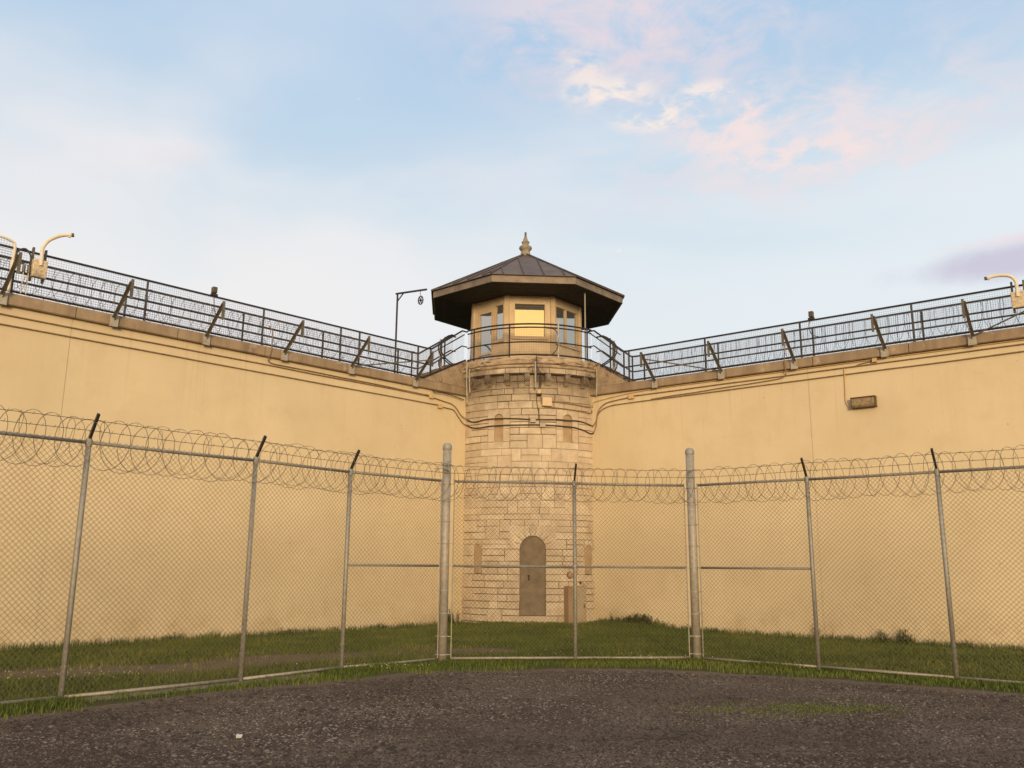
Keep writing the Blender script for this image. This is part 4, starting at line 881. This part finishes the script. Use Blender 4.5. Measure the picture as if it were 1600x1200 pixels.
def fence(pts, label, midrails, arms, seed, ends):
    t = thing('chain_link_fence', label, 'fence', (*((np.array(pts[0]) + np.array(pts[-1])) / 2), 0), 'chain-link fence runs in front of the tower')
    Vs, Fs, n0 = [], [], 0
    for i, (a, b_) in enumerate(zip(pts[:-1], pts[1:])):
        a, b_ = np.array(a), np.array(b_); d = (b_ - a) / np.linalg.norm(b_ - a); nq = yard_normal(a, b_)
        aa = a + d * (.14 if (i == 0 and ends[0]) else 0); bb = b_ - d * (.14 if (i == len(pts) - 2 and ends[1]) else 0)
        v, f = zig_tubes(aa, bb, .075, ZT + .055, .040, seed=seed * 10 + i); Vs.append(v); Fs.append(f + n0); n0 += len(v)
        for z, r, nm, mt in ((ZT, .022, 'top_rail', 'galvanised'), (.055, .021, 'bottom_rail', 'galvanised_light')):
            mb = MB(); mb.tube([P3(aa, z), P3((aa + bb) / 2, z + random.uniform(-.008, .004)), P3(bb, z)], r, 8); mb.build(nm, M[mt], t, True)
        if i in midrails: mb = MB(); mb.tube([P3(aa, 1.60), P3(bb, 1.60)], .020, 8); mb.build('mid_rail', M['galvanised'], t, True)
        if (i == 0 and ends[0]) or (i == len(pts) - 2 and ends[1]):
            e = aa if (i == 0 and ends[0]) else bb; ee = [e] if len(pts) > 2 or True else []
            mb = MB(); mb.tube([P3(e + nq * .035, .07), P3(e + nq * .035, ZT + .03)], .011, 6); mb.build('tension_bar', M['galvanised_light'], t)
    bigm = bigmesh('chain_link', np.concatenate(Vs), np.concatenate(Fs), M['link_wire'], t); tag(bigm, kind='stuff')
    for i, p in enumerate(pts):
        if (i == 0 and ends[0]) or (i == len(pts) - 1 and ends[1]): continue
        mb = MB(); mb.tube([P3(p, -.1), P3(p, ZT + .03)], .034, 12); mb.build('post', M['galvanised'], t, True)
        q = yard_normal(pts[max(0, i - 1)], pts[min(len(pts) - 1, i + 1)])
        mb = MB(); mb.lathe([(.040, ZT - .05), (.042, ZT + .03), (.030, ZT + .055), (.004, ZT + .06)], p, 12); mb.build('post_cap', M['galvanised'], t, True)
        top = np.array(p) + q * .20
        mb = MB(); mb.bar(P3(p, ZT + .03), P3(top, ZT + .34), .030, .040); arm = mb.build('barb_arm', M['black_pipe'], t)
        for z in (.4, .75, 1.1, 1.45, 1.8, 2.15, 2.5, 2.85):
            mb = MB(); mb.lathe([(.038, z - .004), (.041, z), (.038, z + .004)], p, 10); mb.build('tie_wire', M['galvanised_light'], t)
    # two strands of barbed wire above the rail
    for zq, oq in ((.14, .075), (.26, .145)):
        mb = MB()
        for i, (a, b_) in enumerate(zip(pts[:-1], pts[1:])):
            q = yard_normal(a, b_); a, b_ = np.array(a) + q * oq, np.array(b_) + q * oq; A3, B3 = P3(a, ZT + zq), P3(b_, ZT + zq); Md = (A3 + B3) / 2 - np.array((0, 0, .012))
            mb.tube([A3, Md, B3], .0038, 4, False); L = np.linalg.norm(B3 - A3)
            for s in np.arange(.1, L, .14):
                c = A3 + (B3 - A3) * s / L; mb.tube([c + np.array((.012, 0, .02)), c - np.array((.012, 0, .02))], .0035, 3, False)
        tag(mb.build('barbed_wire', M['razor'], t), kind='stuff')
    return t
fence(FL, 'chain-link fence run on the side below the pulley-post wall', (4,), True, 1, (False, True))
fence(FG, 'chain-link fence panel between the two thick posts in front of the tower', (0, 1), True, 2, (True, True))
fence(FR, 'chain-link fence run on the side below the wall-light wall', (0,), True, 3, (True, False))
for p, h, lab in ((FL[-1], 3.73, 'thick capped steel fence post with frayed wire ends near its top'), (FR[0], 3.74, 'thick capped steel fence post without wire ends near its top')):
    t = thing('corner_post', lab, 'fence post', (*p, 0), 'thick fence posts')
    mb = MB(); mb.tube([P3(p, -.1), P3(p, h - .03)], .076, 20); mb.build('shaft', M['galvanised_light'], t, True)
    mb = MB(); mb.lathe([(.083, h - .09), (.085, h - .05), (.080, h - .02), (.055, h + .015), (.004, h + .03)], p, 20); mb.build('cap', M['galvanised'], t, True)
    for z in (.12, .42, .80, 1.18, 1.60, 1.98, 2.36, 2.72, 3.02):
        mb = MB(); mb.lathe([(.078, z - .012), (.081, z - .010), (.081, z + .010), (.078, z + .012)], p, 20)
        for sg in (-1, 1): mb.box((p[0] + sg * .10, p[1] - .02, z), (.028, 0, 0), (0, .005, 0), (0, 0, .007))
        mb.build('tension_band', M['galvanised'], t)
mb = MB(); p = np.array(FL[-1])     # frayed wire ends and clamp
r_ = random.Random(4)
for i in range(7):
    a = P3(p + (0, -.085), 3.30 + r_.uniform(-.03, .06)); mb.tube([a, a + np.array((r_.uniform(-.12, .05), -.03, r_.uniform(-.06, .10))), a + np.array((r_.uniform(-.26, .12), -.04, r_.uniform(-.10, .17)))], .007, 5)
mb.tube([P3(p + (-.05, -.10), 3.31), P3(p + (.06, -.10), 3.25)], .028, 8); tag(mb.build('wire_clamp', M['galvanised']), 'bunch of frayed wire ends clamped to the thick post', 'wire')
def fence_coil(pts, seed, label, r=.32, pitch=.215, hand=1):
    mb = MB()
    for i, (a, b_) in enumerate(zip(pts[:-1], pts[1:])):
        q = yard_normal(a, b_) * .04; m2, _ = coil([P3(np.array(a) + q, ZT - .02), P3(np.array(b_) + q, ZT - .02)], r, pitch, .0036, seed + i, .80, hand=hand); mb.add(m2.v, m2.f)
        m2, _ = coil([P3(np.array(b_) + q, ZT - .03), P3(np.array(a) + q, ZT - .03)], r * .93, pitch * 3.1, .0030, seed + 50 + i, .8, .07); mb.add(m2.v, m2.f)
    tag(mb.build('razor_wire_coil', M['razor']), label, 'razor wire', 'razor wire coils on the fence')
fence_coil(FL, 100, 'razor wire coil on the fence top below the pulley-post wall'); fence_coil(FG, 200, 'razor wire coil on the fence top between the thick posts', .30, .20); fence_coil(FR[::-1], 300, 'razor wire coil on the fence top below the wall-light wall', hand=-1)

# ------------------------------------------------------------------ kerb strip, litter
def strip(a, b, w, name, label):
    a, b = np.array(a), np.array(b); d = (b - a) / np.linalg.norm(b - a); q = yard_normal(a, b); n = 26; vs_, fs = [], []
    for i in range(n + 1):
        c = a + (b - a) * i / n; r1 = .10 + w * random.uniform(.35, 1.0)
        for off, z in ((-.03, -.03), (-.03, .028), (r1 * .7, .026), (r1, .0), (r1 + .01, -.03)): vs_.append(P3(c + q * off, z + random.uniform(-.004, .004)))
    for i in range(n):
        for j in range(4): k = i * 5 + j; fs.append((k, k + 1, k + 6, k + 5))
    mb = MB(); mb.add(vs_, fs); tag(mb.build(name, M['kerb']), label, kind='structure')
strip((-6.6, 9.10), (-2.9, 13.35), .10, 'kerb', 'broken concrete strip under the fence')
mb = MB(); c = np.array((-2.52, 8.53, 0.02))
vs_ = [c + np.array((random.uniform(-.035, .035), random.uniform(-.03, .03), random.uniform(-.01, .025))) for _ in range(14)]
bm = bmesh.new(); [bm.verts.new(q) for q in vs_]; bmesh.ops.convex_hull(bm, input=bm.verts); me = bpy.data.meshes.new('litter'); bm.to_mesh(me); bm.free(); me.materials.append(M['white_litter']); lo = bpy.data.objects.new('litter', me); C.objects.link(lo)
tag(lo, 'crumpled scrap of white litter lying on the gravel', 'litter')

# ------------------------------------------------------------------ gravel, grass and weeds
def on_yard(n, seed, ymax=15.0):
    r_ = np.random.default_rng(seed); y = 6.2 + (ymax - 6.2) * r_.random(n) ** 1.35; x = (r_.random(n) * 2 - 1) * (y * .66 + .8); k = lawn_sd(x, y) < r_.normal(-.10, .10, n); return x[k], y[k]
def pebbles(n, seed, lo, hi, name, label, tint_lo=0., tint_hi=1., flat=.6, dens=None):
    x, y = on_yard(n, seed); r_ = np.random.default_rng(seed + 1)
    if dens is not None: k = r_.random(len(x)) < dens(x, y); x, y = x[k], y[k]
    m_ = len(x); s = lo + (hi - lo) * r_.random(m_) ** 3; yaw = r_.random(m_) * 6.283
    base = np.array([(1, 0, 0), (0, 1, 0), (-1, 0, 0), (0, -1, 0), (0, 0, 1), (.5, .5, .75), (-.6, .4, .7)], float)
    base = np.array([(1, 0, .1), (.35, .9, 0), (-.7, .75, .1), (-1, -.2, 0), (-.3, -.95, .1), (.7, -.7, 0), (.2, .15, 1)], float)
    F_ = np.array([(0, 1, 6), (1, 2, 6), (2, 3, 6), (3, 4, 6), (4, 5, 6), (5, 0, 6)])
    V = base[None] * (s[:, None, None] * (1 + .45 * (r_.random((m_, 7, 3)) - .5))); V[..., 2] *= flat; cx, sx = np.cos(yaw)[:, None], np.sin(yaw)[:, None]
    X = V[..., 0] * cx - V[..., 1] * sx + x[:, None]; Y = V[..., 0] * sx + V[..., 1] * cx + y[:, None]; Z = V[..., 2] + ground_z(x, y)[:, None] + .001
    f = (F_[None] + 7 * np.arange(m_)[:, None, None]).reshape(-1, 3); pt = .35 + 1.1 * vnoise(x * .45 + 3, y * .8, 91) * (.6 + .6 * vnoise(x * 1.6, y * 2.6, 92)); tint = np.repeat(np.clip(tint_lo + (tint_hi - tint_lo) * r_.random(m_) ** 1.8 * pt, 0, 1), 6)
    o = bigmesh(name, np.stack([X, Y, Z], -1).reshape(-1, 3), f, M['pebble'], None, {'tint': tint}); tag(o, label, kind='stuff')
pebbles(220000, 21, .004, .017, 'gravel', 'dark crushed gravel covering the yard')
pebbles(2600, 41, .016, .040, 'loose_stones', 'scattered larger stones lying on the gravel', .2, .8, .55)
pebbles(26000, 31, .008, .038, 'earth_clods', 'dark earth clods churned into the gravel', 0., .25, .5, lambda x, y: (vnoise(x * 1.2, y * 2.2, 77) > np.where(x < -.5, .45, .66)) * .9)
def blades(x, y, h, w, seed, lean=.5, tint=None):
    r_ = np.random.default_rng(seed); n = len(x); z = ground_z(x, y); a = r_.random(n) * 6.283; l = h * lean * r_.random(n); dx, dy = np.cos(a) * l, np.sin(a) * l; px, py = -np.sin(a) * w, np.cos(a) * w
    q = lambda X, Y, Z: np.stack([X, Y, Z], -1)
    V = np.stack([q(x - px, y - py, z - .01), q(x + px, y + py, z - .01), q(x + px * .8 + dx * .35, y + py * .8 + dy * .35, z + h * .6), q(x - px * .8 + dx * .35, y - py * .8 + dy * .35, z + h * .6), q(x + dx, y + dy, z + h)], 1)
    f = (np.array([(0, 1, 2), (0, 2, 3), (3, 2, 4)])[None] + 5 * np.arange(n)[:, None, None]).reshape(-1, 3)
    return V.reshape(-1, 3), f, np.repeat(tint, 3)
def in_lawn(x, y, margin=.14):
    ok = np.ones(len(x), bool)
    for side in 'LR':
        P_, d, q = WALL[side]; ok &= ((x - P_[0]) * q[0] + (y - P_[1]) * q[1]) > -.12 + .01
    ok &= np.hypot(x - TC[0], y - TC[1]) > TR + .06
    return ok
def lawn():
    r_ = np.random.default_rng(5); n = 420000; x = r_.uniform(-12.5, 13, n); y = r_.uniform(6.5, 25, n)
    sdv = lawn_sd(x, y); pm = path_m(x, y); cl = vnoise(x * 1.4, y * 1.4, 13); cl2 = vnoise(x * 5, y * 5, 14)
    edge_cl = vnoise(x * 1.7, y * 1.7, 15)
    prob = np.clip((sdv - .04 - .75 * (edge_cl - .40)) / .25, 0, 1) * np.clip(1.2 - 1.7 * pm * (.55 + .9 * vnoise(x * 2.2, y * 2.2, 33)), .06, 1) * (.35 + .65 * cl2)
    k = (r_.random(n) < prob) & in_lawn(x, y) & (np.abs(x) < y * .68 + .8); x, y, cl, pm, cl2 = x[k], y[k], cl[k], pm[k], cl2[k]; m_ = len(x)
    h = .025 + .045 * r_.random(m_) + .02 * cl2; wall_d = np.minimum(*[((x - WALL[s_][0][0]) * WALL[s_][2][0] + (y - WALL[s_][0][1]) * WALL[s_][2][1]) + .12 for s_ in 'LR'])
    h += np.clip(.45 - wall_d, 0, .45) * .32 * r_.random(m_)
    tint = np.clip(.15 + .5 * cl + .30 * pm + .35 * (r_.random(m_) - .4) - np.clip(.9 - wall_d, 0, .9) * .25, 0, 1)
    v, f, t = blades(x, y, h, .0045 + .003 * r_.random(m_), 6, .8, tint); o = bigmesh('lawn_grass', v, f, M['grass'], None, {'tint': t}); tag(o, 'short green grass between the fence and the walls', kind='stuff')
    # uncut tufts under the fence line
    xs, ys = [], []
    for pts in (FL, FG, FR):
        for a, b_ in zip(pts[:-1], pts[1:]):
            a, b_ = np.array(a), np.array(b_); L = np.linalg.norm(b_ - a); m_ = int(L * 3600); u = r_.random(m_); off = r_.normal(.04, .20, m_); q = yard_normal(a, b_); c_ = a + np.outer(u, b_ - a) + np.outer(off, q)
            cl = vnoise(c_[:, 0] * 1.9, c_[:, 1] * 1.9, 19); kk = r_.random(m_) < np.clip((cl - .40) * 2.2, 0.03, 1); xs.append(c_[kk, 0]); ys.append(c_[kk, 1])
    x, y = np.concatenate(xs), np.concatenate(ys); k = (np.abs(x) < y * .68 + .8) & (lawn_sd(x, y) > .05); x, y = x[k], y[k]; m_ = len(x)
    cl = vnoise(x * 1.9, y * 1.9, 19); h = (.030 + .075 * r_.random(m_) ** 1.7) * (.45 + .7 * cl)
    v, f, t = blades(x, y, h, .0025 + .002 * r_.random(m_), 8, .9, np.clip(.08 + .42 * r_.random(m_) + .4 * (r_.random(m_) > .9), 0, 1)); o = bigmesh('fence_line_grass', v, f, M['grass'], None, {'tint': t}); tag(o, 'uncut grass tufts along the foot of the fence', kind='stuff')
    # thin moss and grass patch out in the gravel
    n = 9000; x = r_.normal(3.5, .75, n); y = r_.normal(10.5, .28, n); k = r_.random(n) < vnoise(x * 2.5, y * 4, 23) ** 1.5; x, y = x[k], y[k]; m_ = len(x)
    v, f, t = blades(x, y, .008 + .013 * r_.random(m_), .004 + 0 * x, 9, 1.2, np.clip(.35 + .4 * r_.random(m_), 0, 1)); o = bigmesh('gravel_grass', v, f, M['grass'], None, {'tint': t}); tag(o, 'thin yellow-green grass patch growing in the gravel', kind='stuff')
    # clover heads and dandelions
    c_ = []
    for (cx, cy, sx, sy, num) in ((-1.9, 13.75, .35, .12, 26), (-6.5, 12.3, .7, .25, 60), (-5.6, 12.9, .5, .3, 25), (0.3, 16.0, 1.0, .3, 25), (2.6, 15.5, .5, .2, 14), (4.6, 14.2, .5, .3, 8), (-3.9, 14.4, .7, .5, 14)):
        c_.append(np.stack([r_.normal(cx, sx, num), r_.normal(cy, sy, num)], 1))
    c_ = np.concatenate(c_); m_ = len(c_); s = .005 + .006 * r_.random(m_); base = np.array([(1, 0, 0), (0, 1, 0), (-1, 0, 0), (0, -1, 0), (0, 0, 1), (0, 0, -1)], float); Fq = np.array([(0, 1, 4), (1, 2, 4), (2, 3, 4), (3, 0, 4), (1, 0, 5), (2, 1, 5), (3, 2, 5), (0, 3, 5)])
    z = ground_z(c_[:, 0], c_[:, 1]) + .07 + .05 * r_.random(m_); V = base[None] * s[:, None, None] + np.stack([c_[:, 0], c_[:, 1], z], -1)[:, None]; f = (Fq[None] + 6 * np.arange(m_)[:, None, None]).reshape(-1, 3)
    o = bigmesh('clover_flowers', V.reshape(-1, 3), f, M['flower'], None, {'tint': np.repeat(np.where(r_.random(m_) > .8, 1., .2), 8)}); tag(o, 'tiny white clover heads dotted in the grass', kind='stuff')
lawn()
def weed(side, s, n, width, height, nleaf, seed, label, group=None):
    r_ = np.random.default_rng(seed); c = W(side, s, n, 0); z0 = float(ground_z(c[0], c[1])); d = WALL[side][1]; t = thing('weed_clump', label, 'weed', (c[0], c[1], z0), group)
    V, Fq, tn = [], [], []; st = MB(); ns = max(4, int(nleaf / 22))
    for i in range(ns):
        off = r_.normal(0, width / 3); nn2 = r_.uniform(-.02, .22); hh = height * r_.uniform(.45, 1.0) * math.exp(-(off / width) ** 2); b0 = W(side, s + off, n + nn2, z0 - .02); tip = b0 + np.array((r_.normal(0, .06), r_.normal(-.02, .05), hh)); st.tube([b0, (b0 + tip) / 2 + np.array((r_.normal(0, .02), 0, 0)), tip], .004, 4)
        for j in range(nleaf // ns):
            u = r_.uniform(.1, 1.02); p = b0 + (tip - b0) * u; a = r_.uniform(0, 6.283); L = r_.uniform(.035, .085) * (1.15 - .5 * u); dirv = np.array((math.cos(a), math.sin(a), r_.uniform(-.3, .7))); dirv /= np.linalg.norm(dirv); sd_ = np.cross(dirv, (0, 0, 1)); sd_ /= np.linalg.norm(sd_) + 1e-6; w = L * r_.uniform(.18, .32)
            k = len(V); V += [p, p + dirv * L * .5 + sd_ * w, p + dirv * L - np.array((0, 0, L * .2)), p + dirv * L * .5 - sd_ * w]; Fq.append((k, k + 1, k + 2, k + 3)); tn.append(min(1, r_.random() * .9))
    tag(st.build('stem', M['weed'], t), kind='stuff'); lf = bigmesh('leaf', np.array(V), np.array(Fq), M['weed'], t, {'tint': np.array(tn)}); tag(lf, kind='stuff')
weed('L', .30, -.08, .26, .44, 480, 1, 'leafy weed clump in the corner between stucco and tower, pulley-post side')
weed('R', 1.35, -.08, .95, .30, 1700, 2, 'long dark weed mound against the wall-light wall beside the tower')
weed('R', .50, -.10, .10, .30, 70, 3, 'small upright weed between the weed mound and the tower')
weed('R', 6.12, -.10, .10, .42, 130, 4, 'tall thin weed against the wall-light wall below its vertical joint')
weed('R', 7.62, -.08, .24, .32, 340, 5, 'bushy weed against the stucco below the wall light, smaller of a pair')
weed('R', 8.05, -.08, .34, .36, 520, 6, 'bushy weed against the stucco below the wall light, larger of a pair')
weed('R', 3.6, -.10, .5, .16, 240, 7, 'low weed strip along the wall-light wall foot')
weed('R', 9.3, -.10, .5, .20, 240, 8, 'low weed strip at the wall foot beyond the bushy pair')
weed('L', 2.9, -.10, .3, .22, 130, 9, 'small weed tuft at the foot of the pulley-post wall nearest its pulley')
weed('L', 5.6, -.10, .5, .20, 200, 10, 'low weed patch midway along the foot of the pulley-post wall')
weed('L', 8.3, -.10, .5, .24, 220, 11, 'straggly weed patch at the pulley-post wall foot beyond the midway one')
print('stones', nstone, 'objects', len(bpy.data.objects))
